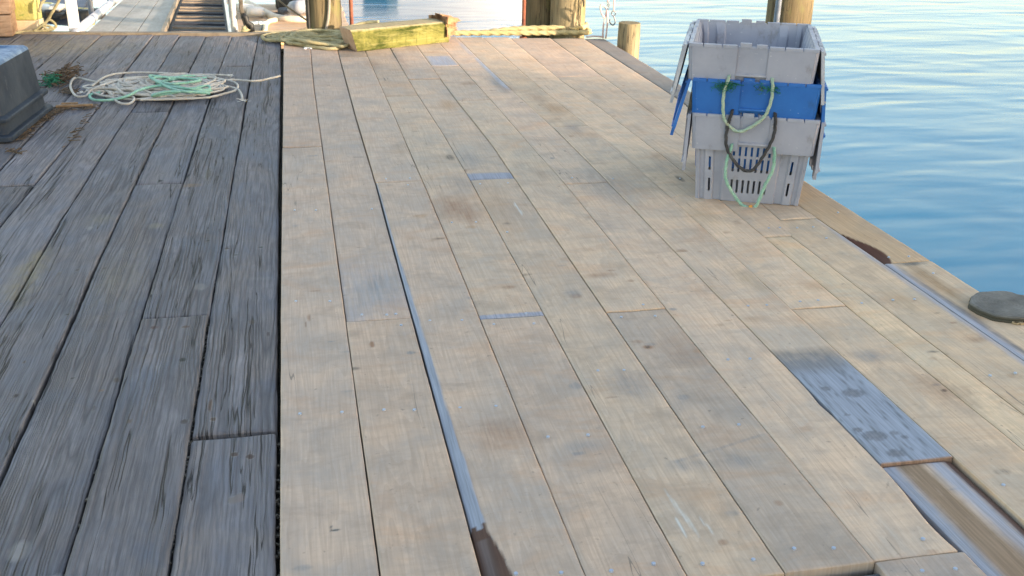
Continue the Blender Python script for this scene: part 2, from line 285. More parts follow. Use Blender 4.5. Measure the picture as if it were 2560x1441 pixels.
for q in range(120):
    OB.append((rng.uniform(-1.6, -.1), 1.5 + 6 * rng.rand() ** 1.3, rng.uniform(.004, .012), rng.uniform(.004, .02), ((.06, .045, .04), (.10, .075, .06), (.22, .21, .21), (.03, .03, .03))[q % 4], rng.uniform(.5, .95)))
def deck_mesh(name, planks, mat, marks, depth=.045):
    V = []; Fc = []; PC = []; TN = []; ST = []; SM = []
    for p in planks:
        y0, y1 = p['y']; g = p.get('gap', .0015)
        if y1 < y0 + .02: continue
        ys = np.arange(y0 + g * .6, min(y1, 3.2), .0065) if y0 < 3.2 else np.array([])
        if y0 < 0: ys = np.concatenate([np.arange(y0, 1.3, .3), np.arange(1.3, min(y1, 3.2), .0065)])
        if y1 > 3.2: ys = np.concatenate([ys, np.arange(max(y0, 3.2) + g * .6, y1 - g * .6, .022)])
        ys = np.append(ys[ys < y1 - g * .6 - .003], y1 - g * .6)
        amp = p.get('amp', .0004); s = p['seed']
        L = sx(p['L'], ys) + g + p.get('gl', 0) + wig(ys, s, amp); R = sx(p['R'], ys) - g - p.get('gr', 0) + wig(ys, s + 50, amp)
        if 'Lf' in p: L = L + p['Lf'](ys)
        if 'Rf' in p: R = R - p['Rf'](ys)
        tt = np.array([0, 0, .018, .05] + list(np.linspace(.08, .92, 26 if y0 < 3 else 14)) + [.95, .982, 1, 1]); nx = len(tt)
        yy = np.concatenate([[ys[0]], ys, [ys[-1]]]); LL = np.concatenate([[L[0]], L, [L[-1]]]); RR = np.concatenate([[R[0]], R, [R[-1]]]); ny = len(yy)
        X = LL[:, None] + (RR - LL)[:, None] * tt[None, :]; Y = np.repeat(yy[:, None], nx, 1)
        r = np.random.RandomState(s); off = r.rand(3) * 40
        Z = np.full_like(X, p['z']); Z += p.get('cup', .0012) * (4 * (tt[None, :] - .5) ** 2) * (1 if r.rand() > .5 else -1)
        Z += wig(Y, s + 9, p.get('wave', .0005)); Z += p.get('tilt', (r.rand() - .5) * .003) * (tt[None, :] - .5)
        e = p.get('edge', .0013); Z[:, 1] -= e; Z[:, -2] -= e; Z[1, :] -= e * .7; Z[-2, :] -= e * .7; Z[:, 2] -= e * .2; Z[:, -3] -= e * .2
        Z[:, 0] = Z[:, 1] - depth; Z[:, -1] = Z[:, -2] - depth; Z[0, :] = p['z'] - depth; Z[-1, :] = p['z'] - depth
        # shading attributes
        tone = np.array(p['tone']); T = np.repeat(np.repeat(tone[None, None, :], ny, 0), nx, 1)
        S = np.zeros((ny, nx, 4)); S[..., :3] = .3
        def put(col, al):
            nonlocal S
            al = np.clip(al, 0, 1); old = S[..., 3]; tot = np.maximum(al, old); k = np.where(tot > 0, al / np.maximum(al + old * (1 - al), 1e-6), 0)[..., None]
            S[..., :3] = S[..., :3] * (1 - k) + np.array(col) * k; S[..., 3] = al + old * (1 - al)
        for (bx, by, rx, ry, col, a) in marks:
            if by + 3 * ry < y0 or by - 3 * ry > y1 or bx + 3 * rx < X.min() or bx - 3 * rx > X.max(): continue
            d = ((X - bx) / rx) ** 2 + ((Y - by) / ry) ** 2
            inside = (bx > X.min()) & (bx < X.max())
            if not inside and rx < .03: continue
            put(col, a * np.clip(1.35 - d, 0, 1) if rx < .03 else a * np.exp(-d))
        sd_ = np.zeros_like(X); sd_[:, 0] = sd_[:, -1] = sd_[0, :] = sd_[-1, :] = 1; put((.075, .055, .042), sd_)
        if 'paint' in p: p['paint'](X, Y, tt[None, :] * np.ones_like(X), Z, put)
        PCv = np.stack([X - LL[:, None] + off[0], Y + off[1], np.full_like(X, off[2])], -1)
        b = sum(len(v) for v in V); V.append(np.stack([X, Y, Z], -1).reshape(-1, 3)); PC.append(PCv.reshape(-1, 3)); TN.append(T.reshape(-1, 3)); ST.append(S.reshape(-1, 4))
        idx = np.arange(ny * nx).reshape(ny, nx) + b
        q = np.stack([idx[:-1, :-1], idx[:-1, 1:], idx[1:, 1:], idx[1:, :-1]], -1)
        sm = np.ones((ny - 1, nx - 1), bool); sm[:, 0] = sm[:, -1] = False; sm[0, :] = sm[-1, :] = False
        Fc.append(q.reshape(-1, 4)); SM.append(sm.reshape(-1))
    V = np.concatenate(V); Fc = np.concatenate(Fc); PC = np.concatenate(PC); TN = np.concatenate(TN); ST = np.concatenate(ST); SM = np.concatenate(SM)
    me = bpy.data.meshes.new(name); me.from_pydata(V.tolist(), [], Fc.tolist()); me.polygons.foreach_set('use_smooth', SM); me.update()
    a = me.attributes.new('pc', 'FLOAT_VECTOR', 'POINT'); a.data.foreach_set('vector', PC.reshape(-1))
    a = me.attributes.new('tone', 'FLOAT_COLOR', 'POINT'); a.data.foreach_set('color', np.concatenate([TN, np.ones((len(TN), 1))], 1).reshape(-1))
    a = me.attributes.new('stain', 'FLOAT_COLOR', 'POINT'); a.data.foreach_set('color', ST.reshape(-1))
    return link(name, me, mat)

def band(lo, hi, soft, v): return np.clip((v - lo) / soft + .5, 0, 1) * np.clip((hi - v) / soft + .5, 0, 1)
def p_blue_end(y, h, a=.95):
    def f(X, Y, T, Z, put): put(BLUE, a * band(y - .02, y + h, .012, Y))
    return f
def p_wane2(X, Y, T, Z, put):     # long blue-grey wane down the left side of the third board
    wd = np.interp(Y, [1.2, 1.5, 1.64, 1.73, 2.1, 2.6, 3.1, 3.6, 4.2, 5.0], [.070, .058, .048, .031, .024, .014, .009, .004, .002, 0])
    x = (X - X[:, :1]); x = X - np.min(X, axis=1, keepdims=True); k = np.clip((wd + wig(Y, 77, .0022) * (wd > .008) - x) / .006 + .5, 0, 1) * (wd > .002)
    blue = (Y > 1.735 + .35 * x + .012 * np.sin(x * 260)); put((.26, .285, .345), k * blue * .98); put((.085, .042, .03), k * (~blue) * .98); put((.18, .155, .155), .45 * np.exp(-((x - .018) / .010) ** 2) * (~blue) * (Y < 1.70))
    Z -= np.clip((wd - x), 0, .05) * .25 * (wd > .002)
def p_row1(X, Y, T, Z, put):
    put((.30, .30, .33), .30 * band(2.79, 3.3, .25, Y))
def p_row7(X, Y, T, Z, put):
    put((.265, .295, .36), .97 * band(1.5, 2.33, .10, Y) * 1.0); put((.17, .155, .15), .6 * band(2.27, 2.40, .05, Y) * band(-.1, .95, .3, T))
    for q in range(70):
        r_ = np.random.RandomState(q + 900); bx = 1.25 + .18 * r_.rand(); by = 1.84 + .46 * r_.rand(); put((.12, .13, .15), .75 * np.exp(-((X - bx - (Y - by) * .1) / .0022) ** 2 - ((Y - by) / (.008 + .03 * r_.rand())) ** 2))
    for (px, py, r) in ((2132, 985, .020), (2187, 1092, .021), (2240, 1136, .016), (2066, 974, .009), (2143, 1077, .009), (2118, 1040, .006), (2235, 1085, .008), (2262, 1095, .006)):
        c = at(px, py); d = np.hypot((X - c.x) / r, (Y - c.y) / (r * .72)); put((.14, .14, .16), .8 * np.clip((1.1 - d) / .2, 0, 1)); put((.09, .09, .10), .6 * np.exp(-((d - 1.25) / .22) ** 2)); put((.22, .23, .26), .5 * np.clip((.6 - d) / .3, 0, 1))
def p_row7end(X, Y, T, Z, put):
    p_row7(X, Y, T, Z, put); e = np.zeros_like(X); e[0, :] = 1; e[1, :] = .8; put((.30, .16, .09), e)
def p_row7n(X, Y, T, Z, put):
    put((.28, .29, .34), .85 * band(-.2, .20, .12, T)); put((.27, .175, .115), .9 * band(.20, .56, .14, T)); put((.34, .335, .38), .9 * band(.64, .86, .16, T)); put((.11, .055, .042), .98 * band(.86, 1.2, .04, T))
    put((.28, .18, .12), .6 * band(.2, .75, .2, T) * band(0, 1.55, .15, Y))
    Z -= .007 * np.clip((T - .9) / .1, 0, 1)
def p_edge(X, Y, T, Z, put):
    put((.33, .33, .385), .9 * band(-.2, .14, .16, T)); put((.13, .12, .13), .6 * band(.12, .24, .1, T) * band(2.2, 2.9, .2, Y)); put((.34, .21, .12), .7 * band(.30, .6, .25, T) * band(2.62, 2.96, .12, Y))
    put((.10, .10, .10), .7 * band(.3, .8, .3, T) * band(2.95, 3.1, .02, Y))
def p_edge2(X, Y, T, Z, put):
    put((.50, .33, .20), .5 * band(.1, .8, .3, T))
    y = np.clip((3.30 - Y) / .33, 0, 1); wd = .055 * np.sin(np.clip(y, 0, 1) ** 1.3 * math.pi * .86) * (Y > 2.97); x = X - np.min(X, axis=1, keepdims=True)
    put((.10, .035, .022), .98 * np.clip((wd - x) / .006 + .3, 0, 1) * (wd > .002)); Z -= np.clip(wd - x, 0, .05) * .3
def p_row10(X, Y, T, Z, put): put((.33, .32, .36), .7 * band(.90, 1.2, .10, T) * band(1.5, 3.4, .3, Y))
def p_s7(X, Y, T, Z, put): put((.36, .37, .43), .75 * band(.84, 1.2, .08, T) * band(5.9, 6.9, .15, Y)); put((.36, .37, .43), .5 * band(.80, 1.2, .08, T) * band(7.0, 7.5, .15, Y))
def p_r5top(X, Y, T, Z, put): put((.33, .35, .42), .7 * band(6.64, 6.98, .05, Y) * band(.05, .95, .1, T))
def tn(k, warm=0., br=1.):
    r = np.random.RandomState(k + 300); b = (.93 + .14 * r.rand()) * br
    c = np.array([.466, .366, .303]) * b * (1 + .26 * warm); c *= np.array([1 + .03 * (r.rand() - .5) + .03 * warm, 1, 1 - .04 * (r.rand() - .5) - .12 * warm]); return tuple(c)
P = []
def row(a, b, spans, warm=0, **kw):
    for i, sp in enumerate(spans):
        d = dict(L=SEAM[a], R=SEAM[b], y=sp[:2], seed=a * 17 + i * 5 + 3, tone=tn(a * 17 + i * 5, warm), z=((a * 7 + i * 3) % 5) * .0005); d.update(kw)
        if len(sp) > 2: d.update(sp[2])
        P.append(d)
YF = lambda x: 7.955 - .157 * (x + .13)
row(0, 1, [(-7, 4.76), (4.762, YF(0))], gl=.004)
row(1, 2, [(-7, 2.789, dict(gr=.0025)), (2.791, YF(.2), dict(paint=p_row1, gr=.0022))])
row(2, 3, [(-7, 4.153, dict(paint=p_wane2)), (4.155, 7.014), (7.016, YF(.38), dict(tone=(.33, .27, .22)))], .15)
row(3, 4, [(-7, 2.744), (2.746, 5.777, dict(paint=p_blue_end(2.746, .028))), (5.779, YF(.57))], .3)
row(4, 5, [(1.492, 4.139), (4.141, 6.235, dict(paint=p_blue_end(4.141, .09))), (6.237, YF(.76))], .25)
row(5, 6, [(1.492, 2.733, dict(tone=(.425, .345, .288))), (2.735, 5.63), (5.632, 6.633), (6.635, YF(.95), dict(paint=p_r5top))], .35)
row(6, 7, [(-7, 1.494, dict(tone=(.42, .345, .30))), (1.496, 4.024, dict(Rf=lambda y: .018 * np.exp(-((y - 1.56) / .13) ** 2), warm=.2) if False else dict(Rf=lambda y: .016 * np.exp(-((y - 1.58) / .12) ** 2) + .006 * np.exp(-((y - 2.1) / .05) ** 2))), (4.026, YF(1.1), dict(paint=p_s7))], .5)
row(7, 8, [(-7, 1.812, dict(z=-.0035, paint=p_row7n, gr=.001)), (1.814, 4.979, dict(z=.0025, paint=p_row7end)), (4.981, YF(1.3))], .6)
row(8, 9, [(-7, 2.667), (2.669, YF(1.5))], .85)
row(9, 10, [(-7, 3.29)], 1.0)
row(9, 20, [(3.292, 6.211), (6.213, YF(1.7))], .4)
row(10, 11, [(-7, 3.464, dict(paint=p_row10))], .95)
row(20, 21, [(3.466, YF(1.98))], .45)
row(11, 12, [(-7, 2.978, dict(paint=p_edge)), (2.98, 4.38, dict(paint=p_edge2, tone=(.52, .37, .25)))], .8, gl=.001)
row(21, 22, [(4.384, YF(2.2), dict(tone=(.24, .22, .21), gl=.004, amp=.002, edge=.006))])
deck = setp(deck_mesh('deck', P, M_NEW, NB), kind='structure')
deck['label'] = 'deck of pale sawn planks with grey and brown stains'
Q = []
def orow(k, spans, **kw):
    for i, sp in enumerate(spans):
        r = np.random.RandomState(k * 11 + i); b = .82 + .36 * r.rand()
        d = dict(L=OLD[k + 1], R=OLD[k], y=sp[:2], seed=k * 31 + i * 7 + 500, tone=(.160 * b, .152 * b, .163 * b), z=-.006 - .004 * r.rand() , amp=.0016, edge=.005, gap=.0030, cup=.002, wave=.001, tilt=(r.rand() - .5) * .008)
        d.update(kw)
        if len(sp) > 2: d.update(sp[2])
        Q.append(d)
YO = lambda x: 7.95 - .14 * (x + .13)
orow(0, [(-7, 2.207), (2.219, YO(-.2))], gr=.004)
orow(1, [(-7, 2.918), (2.922, 6.812), (6.816, YO(-.4))])
orow(2, [(-7, 4.293), (4.299, YO(-.6))])
orow(3, [(-7, 5.592), (5.597, YO(-.8))])
orow(4, [(-7, YO(-1))]); orow(5, [(-7, 4.35), (4.356, YO(-1.2))]); orow(6, [(-7, 5.9), (5.905, YO(-1.4))])
orow(7, [(-7, 4.8), (4.805, 6.1), (6.32, YO(-1.5))])
for k in range(8, 15): orow(k, [(-7, 3 + k * .35), (3.005 + k * .35, YO(-1.5 - .19 * (k - 7)))])
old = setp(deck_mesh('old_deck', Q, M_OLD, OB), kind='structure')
# sheet below the planks: darkness and debris in the gaps put into its colour
mb = MB(); mb.box((-.45, .3, -.13), (4.9, 14.6, .12)); setp(mb.build('gap_shade_sheet', mottled('gap shade and dirt', (.012, .011, .011), (.05, .042, .035), 60, bumps=.3)), kind='structure')
mb = MB(); mb.box((1.03, 1.0, -.020), (.47, .95, .012)); mb.build('hatch_board', mottled('grey sunken board', (.07, .075, .09), (.11, .115, .13), 14, stretch=(1, 6, 1)), deck)
# curb strip where the old deck ends, beams below the deck edges
mb = MB(); 
a0 = at(-60, 86); a1 = at(690, 87)
mb.bar((a0.x, a0.y + .08, -.018), (a1.x, a1.y + .05, -.018), .06, .05)
setp(mb.build('deck_header', mottled('weathered brown header', (.13, .10, .075), (.21, .17, .13), 9), bevel=.006), kind='structure')
mb = MB(); mb.bar((2.02, -7, -.19), (2.02, 4.4, -.19), .14, .27); mb.bar((2.19, 4.4, -.19), (2.19, 7.5, -.19), .13, .27); mb.bar((-3, 8.12, -.2), (2.25, 7.45, -.2), .12, .25)
setp(mb.build('deck_beams', M_DARK), kind='structure')
# wood shims along the gap between the decks
mb = MB()
for k in range(70):
    y = 1.2 + random.random() * 1.0; x = -.094 + random.uniform(-.006, .005); mb.box((x, y, -.02 + random.uniform(-.01, .004)), (random.uniform(.002, .007), random.uniform(.004, .012), .004), random.uniform(0, 3))
for (k, ya, yb, n) in ((1, 1.3, 2.9, 170), (2, 1.3, 2.2, 60), (1, 3, 4, 20)):
    for _ in range(n):
        y = random.uniform(ya, yb); mb.box((sx(OLD[k], y) + random.uniform(-.004, .004), y, -.022 + random.uniform(-.006, .008)), (random.uniform(.002, .006), random.uniform(.003, .010), .004), random.uniform(0, 3))
setp(mb.build('gap_grit', mottled('grit', (.05, .042, .035), (.14, .12, .10), 80)), 'crumbs of wood and grit fallen into the gaps of the old planks', 'grit', kind='stuff')

# screws in the pale deck
M_SCREW = mottled('galvanised steel', (.30, .36, .48), (.42, .48, .6), 60, rough=.4, metal=.5)
sp_px = [(750, 1037), (855, 1033), (960, 1027), (1036, 1027), (1150, 1022), (1240, 1018), (1370, 1095), (1470, 1090), (1757, 1070), (1847, 1064), (1495, 929), (1560, 928), (1290, 1437), (1403, 1435), (1528, 1430), (1634, 1412),
 (1756, 1412), (1883, 1402), (1985, 1374), (2084, 1373), (2307, 1350), (2305, 1430), (2388, 1425), (2272, 1182), (2354, 1176), (2508, 1215), (2475, 941), (2538, 935), (967, 789), (990, 787), (1003, 815), (905, 789), (1075, 804), (1155, 803),
 (1315, 786), (1335, 811), (1235, 813), (1553, 795), (1638, 792), (1608, 764), (1870, 767), (1917, 765), (2000, 756), (2045, 753), (2154, 760), (2232, 752), (2286, 750), (740, 755), (825, 755), (1020, 464), (1025, 447), (965, 449), (1200, 461), (1270, 459),
 (737, 527), (790, 527), (930, 524), (1130, 558), (1190, 557), (1268, 582), (1950, 571), (1922, 572), (1993, 571), (2033, 569), (2095, 533), (1820, 901), (1875, 899), (1700, 448), (1532, 449), (1430, 446), (2066, 597), (2222, 645), (2272, 643), (2333, 685)]
scm = MB()
n = 10; vs = [(0, 0, .0012)]; vs += [(.0042 * math.cos(6.283 * k / n), .0042 * math.sin(6.283 * k / n), .0006) for k in range(n)]; vs += [(.0046 * math.cos(6.283 * k / n), .0046 * math.sin(6.283 * k / n), -.003) for k in range(n)]
scm.add(vs, [(0, 1 + k, 1 + (k + 1) % n) for k in range(n)] + [(1 + k, 11 + k, 11 + (k + 1) % n, 1 + (k + 1) % n) for k in range(n)])
s0 = None
for (px, py) in sp_px:
    p = at(px, py)
    if s0 is None: s0 = o = scm.build('screw', M_SCREW, deck)
    else: o = s0.copy(); sc.collection.objects.link(o); o.parent = deck
    o.location = (p.x, p.y, .0035 if not (p.y < 1.81 and 1.25 < p.x < 1.43) else -.0105)

# ---------------------------------------------------------------- water
WZ = -1.5
def water_mat():
    t = NT('harbour water', .21, .5); v = t.obj(); t.b.inputs['IOR'].default_value = 1.22
    c = t.noise(t.mapv(v, (1, 1, 1)), .25, 3)
    col = t.mix(t.rng(c, .3, .7), (.004, .10, .205), (.007, .125, .24))
    n1 = t.noise(t.mapv(v, (.7, 1.7, 1)), .9, 1, .45, .5); n2 = t.noise(t.mapv(v, (.8, 2, 1), (3, 1, 0)), 2.4, 1, .5, .3)
    h = t.math('ADD', n1, t.math('MULTIPLY', n2, .11))
    return t.done(col, None, t.bump(h, 1.0, .034))
mb = MB(); mb.add([(-400, -400, WZ), (400, -400, WZ), (400, 700, WZ), (-400, 700, WZ)], [(0, 1, 2, 3)])
setp(mb.build('water', water_mat()), kind='structure')

# ---------------------------------------------------------------- piles
def pile_mat(name, a, b, moss=(.16, .17, .06)):
    t = NT(name, .85, .15); v = t.obj()
    f = t.noise(t.mapv(v, (1, 1, .25)), 5, 5, .65, .5); c = t.mix(t.rng(f, .35, .65), a, b)
    g = t.noise(t.mapv(v, (1, 1, .04)), 60, 4, .6); c = t.mix(t.rng(g, .4, .7, 0, .5), c, t.mix(.6, c, 0.0))
    k = t.noise(t.mapv(v, (1, 1, .5), (5, 1, 1)), 8, 4, .6); c = t.mix(t.rng(k, .55, .7, 0, .5), c, moss)
    ck = t.noise(t.mapv(v, (1, 1, .04), (1, 1, 1)), 18, 4, .6); m = t.rng(t.math('ABSOLUTE', t.math('SUBTRACT', ck, .5)), 0, .012, 1, 0)
    c = t.mix(t.math('MULTIPLY', m, .8), c, (.03, .025, .02))
    return t.done(c, None, t.bump(t.math('SUBTRACT', g, m), .6, .006))
M_PILE = pile_mat('pile wood', (.10, .075, .043), (.19, .148, .088)); M_PILE2 = pile_mat('pale pile wood', (.19, .15, .09), (.30, .245, .155), (.17, .155, .06))
def pile(name, label, x, y, r, z0, z1, mat, group=None, lean=(0, 0), seed=1, n=28):
    t = thing(name, label, 'pile' if name == 'pile' else 'post', (x, y, 0), 0, group)
    rr = random.Random(seed); ph = [rr.random() * 6.28 for _ in range(4)]; mb = MB(); nz = 26; vs = []
    for j in range(nz + 1):
        z = z0 + (z1 - z0) * j / nz
        for k in range(n):
            a = 6.283 * k / n; q = r * (1 + .03 * math.sin(2 * a + ph[0] + z * .3) + .018 * math.sin(5 * a + ph[1] - z * .7) + .01 * math.sin(11 * a + ph[2]) - .012 * z)
            if j == nz: q *= .965
            vs.append((q * math.cos(a) + lean[0] * z, q * math.sin(a) + lean[1] * z, z if j < nz else z1))
    vs.append((lean[0] * z1, lean[1] * z1, z1 + .002)); c = len(vs) - 1
    fs = [(j * n + k, j * n + (k + 1) % n, (j + 1) * n + (k + 1) % n, (j + 1) * n + k) for j in range(nz) for k in range(n)]
    mb.add(vs, fs, True); mb.add([vs[nz * n + k] for k in range(n)] + [vs[c]], [(k, (k + 1) % n, n) for k in range(n)])
    mb.build('shaft', mat, t); return t
def wp(px, py, y):      # the point at the depth y seen at a photograph point
    d = RM @ np.array([px - 1280, 720.5 - py, -F]); s = y / d[1]; return Vector((d[0] * s, y, CAM_H + d[2] * s))
PD = wp(1975, 30, 9.0); PD2 = wp(1944, 30, 8.72)
G = 'round timber piles along the wharf edge'
pA = pile('pile', 'round timber pile behind the heap of yellow rope, a grey cable down its face', .225, 8.08, .128, -3, 3.2, M_PILE, G, (-.006, 0), 1)
pB = pile('pile', 'darker timber pile half hidden behind its lighter neighbour by the rust red rod', 1.86, 8.02, .118, -3, 3.2, M_PILE, G, (.004, 0), 2)
pC = pile('pile', 'lighter timber pile with a wire on its face, where the thick yellow rope ends', 2.045, 7.86, .13, -3, 3.2, M_PILE2, G, (.0, 0), 3)
pD = pile('pile', 'timber pile with a grey steel pipe rising behind the stack of crates', PD[0], PD[1], .20, -3, 3.2, M_PILE, G, (.004, 0), 4)
pE = pile('stub_post', 'short round post cut off at knee height outside the corner of the deck', 2.40, 7.42, .082, -3, .14, M_PILE2, None, (0, 0), 5)
pass
def cable(name, P_, r, mat, parent, **k):
    mb = MB(); mb.tube(smooth_path(P_, .03), r, 8, **k); return mb.build(name, mat, parent)
M_CABLE = mottled('grey plastic cable', (.22, .19, .16), (.3, .26, .22), 10, .5); M_BLACK = mottled('black rubber', (.012, .012, .013), (.03, .03, .03), 20, .5)
M_GALV = mottled('galvanised pipe', (.30, .33, .37), (.42, .45, .5), 20, .35, metal=.6); M_WIRE = mottled('thin dark wire', (.03, .03, .03), (.06, .05, .05), 20, .5)
cable('cable', [(.03, -.130, 2.6), (.035, -.134, .8), (.04, -.136, .35), (.03, -.137, .15), (0, -.14, .02), (-.01, -.16, -.02)], .011, M_CABLE, pA)
cable('cable', [(-.115, -.072, 2.6), (-.118, -.072, .8), (-.118, -.074, -.3)], .014, M_BLACK, pA)
cable('wire', [(.118, -.06, 2.6), (.112, -.07, .40), (.09, -.10, .28), (.07, -.118, .20), (.07, -.118, .0)], .003, M_WIRE, pC)
pp = thing('pipe', 'grey steel pipe standing against the pile behind the crates', 'pipe', (PD2.x, PD2.y, 0)); mb = MB(); mb.tube([(0, 0, -1.4), (0, 0, .9), (.002, 0, 3)], .026, 14); mb.tube([(0, 0, .30), (0, 0, .345)], .034, 14)
mb.build('tube', M_GALV, pp); mb = MB(); mb.tube([(-.035, -.012, .32), (-.04, -.03, .33), (0, -.042, .335), (.04, -.03, .33)], .008, 6); mb.build('clamp', M_GALV, pp)
M_RUST = mottled('rusty steel', (.16, .05, .035), (.28, .1, .06), 14, .8, bumps=.4)
for (x, y, nm, q) in ((.422, 8.0, 'rust red steel rod between the rope heap and the nearer left pile', 12), (1.705, 7.86, 'rust red steel rod standing just left of the paired piles', 13)):
    t = thing('steel_rod', nm, 'rod', (x, y, 0), 0, 'rusty rods at the deck end'); mb = MB(); mb.tube([(0, 0, -2), (0, 0, 3)], .0145, 12); mb.build('bar', M_RUST, t)
    mb = MB(); mb.tube([(0, 0, -.05), (0, 0, -.02)], .03, 6); mb.build('nut', M_RUST, t)

# cut-off pile top at the right edge
def disc():
    c = at(2519, 761, .02); c.z = 0; t = thing('pile_stump', 'sawn grey pile top standing just proud of the deck at its outer edge', 'pile', (c.x, c.y, 0)); n = 72; vs = []; rr = .104
    prof = [(-3, 1.0), (-.05, 1.0), (.0, 1.02), (.006, 1.03), (.009, 1.0), (.012, 1.02), (.019, 1.0), (.022, .97), (.023, .85), (.022, .5), (.023, .2)]
    for (z, s) in prof:
        for k in range(n):
            a = 6.283 * k / n; q = rr * s * (1 + .025 * math.sin(2 * a + 1) + .018 * math.sin(7 * a) + .014 * math.sin(13 * a + 2) * (s > .9) + .01 * noise.noise(Vector((a * 5, z * 60, 3)))); vs.append((q * math.cos(a) * 1.05, q * math.sin(a), z + .002 * noise.noise(Vector((math.cos(a) * s * 4, math.sin(a) * s * 4, 1)))))
    vs.append((0, 0, .023)); m = len(prof); mb = MB()
    mb.add(vs, [(j * n + k, j * n + (k + 1) % n, (j + 1) * n + (k + 1) % n, (j + 1) * n + k) for j in range(m - 1) for k in range(n)] + [((m - 1) * n + k, (m - 1) * n + (k + 1) % n, m * n) for k in range(n)])
    tt = NT('sawn grey end grain', .85, .2); v = tt.obj(); w_ = tt.n('ShaderNodeTexWave', wave_type='RINGS', rings_direction='Z'); tt.l(v, w_.inputs[0]); w_.inputs['Scale'].default_value = 30; w_.inputs['Distortion'].default_value = 5; w_.inputs['Detail'].default_value = 3
    col = tt.mix(tt.rng(tt.noise(v, 9, 6, .7), .35, .65), (.095, .09, .085), (.19, .18, .17)); col = tt.mix(tt.math('MULTIPLY', w_.outputs['Fac'], .2), col, (.06, .055, .05))
    sx_ = tt.n('ShaderNodeSeparateXYZ'); tt.l(v, sx_.inputs[0]); col = tt.mix(tt.rng(sx_.outputs[2], .015, .019, .85, 0), col, (.05, .045, .032))
    mb.build('stump', tt.done(col, None, tt.bump(tt.noise(tt.mapv(v, (1, 1, 8)), 40, 5, .7), .6, .006)), t)
    mb = MB()
    for k in range(12):
        a = random.uniform(-2.0, -1.2); q = rr * random.uniform(1.0, 1.09); mb.box((q * math.cos(a) * 1.05, q * math.sin(a), .006), (.010, .006, .006), random.uniform(0, 3))
    setp(mb.build('wood_chips', mottled('fresh chips', (.3, .22, .13), (.4, .3, .2), 30), t), kind='stuff')
disc()

# ---------------------------------------------------------------- crates
def plastic(name, a, b, dirt, amt=.63):
    t = NT(name, .5, .35); v = t.obj(); f = t.noise(v, 7, 5, .6); c = t.mix(t.rng(f, .35, .65), a, b)
    k = t.noise(t.mapv(v, (1, 1, .6)), 14, 6, .7); c = t.mix(t.rng(k, amt - .05, amt + .1, 0, .7), c, dirt)
    s = t.noise(t.mapv(v, (1, 1, 3), (4, 4, 4)), 35, 4, .7); c = t.mix(t.rng(s, .66, .72, 0, .5), c, t.mix(.5, c, 1.0))
    return t.done(c, t.rng(k, .4, .7, .42, .7), t.bump(t.noise(v, 60, 4), .15, .002))
M_GREYP = plastic('grey plastic', (.245, .26, .325), (.30, .31, .38), (.17, .155, .15)); M_BLUEP = plastic('blue plastic', (.003, .092, .33), (.006, .12, .40), (.02, .07, .16)); M_LIDP = plastic('pale grey lid plastic', (.30, .31, .36), (.42, .43, .48), (.16, .15, .15), .56)
ZR, ZC = .345, .212
def hx(z): return .201 + (.226 - .201) * z / ZR
def hy(z): return .282 + (.312 - .282) * z / ZR
def prof(s, L):
    k = np.array([-.2, -.188, -.18, -.171, -.165, -.138, -.130, -.106, -.099]) ; o = np.array([0, 0, -.009, -.009, 0, 0, -.009, -.009, 0])
    s = -abs(s); return float(np.interp(s, k, o)) if L < .25 else float(np.interp((abs(s) * 1000) % 95 / 95, [0, .3, .4, .65, .75, 1], [0, 0, -.009, -.009, 0, 0]))
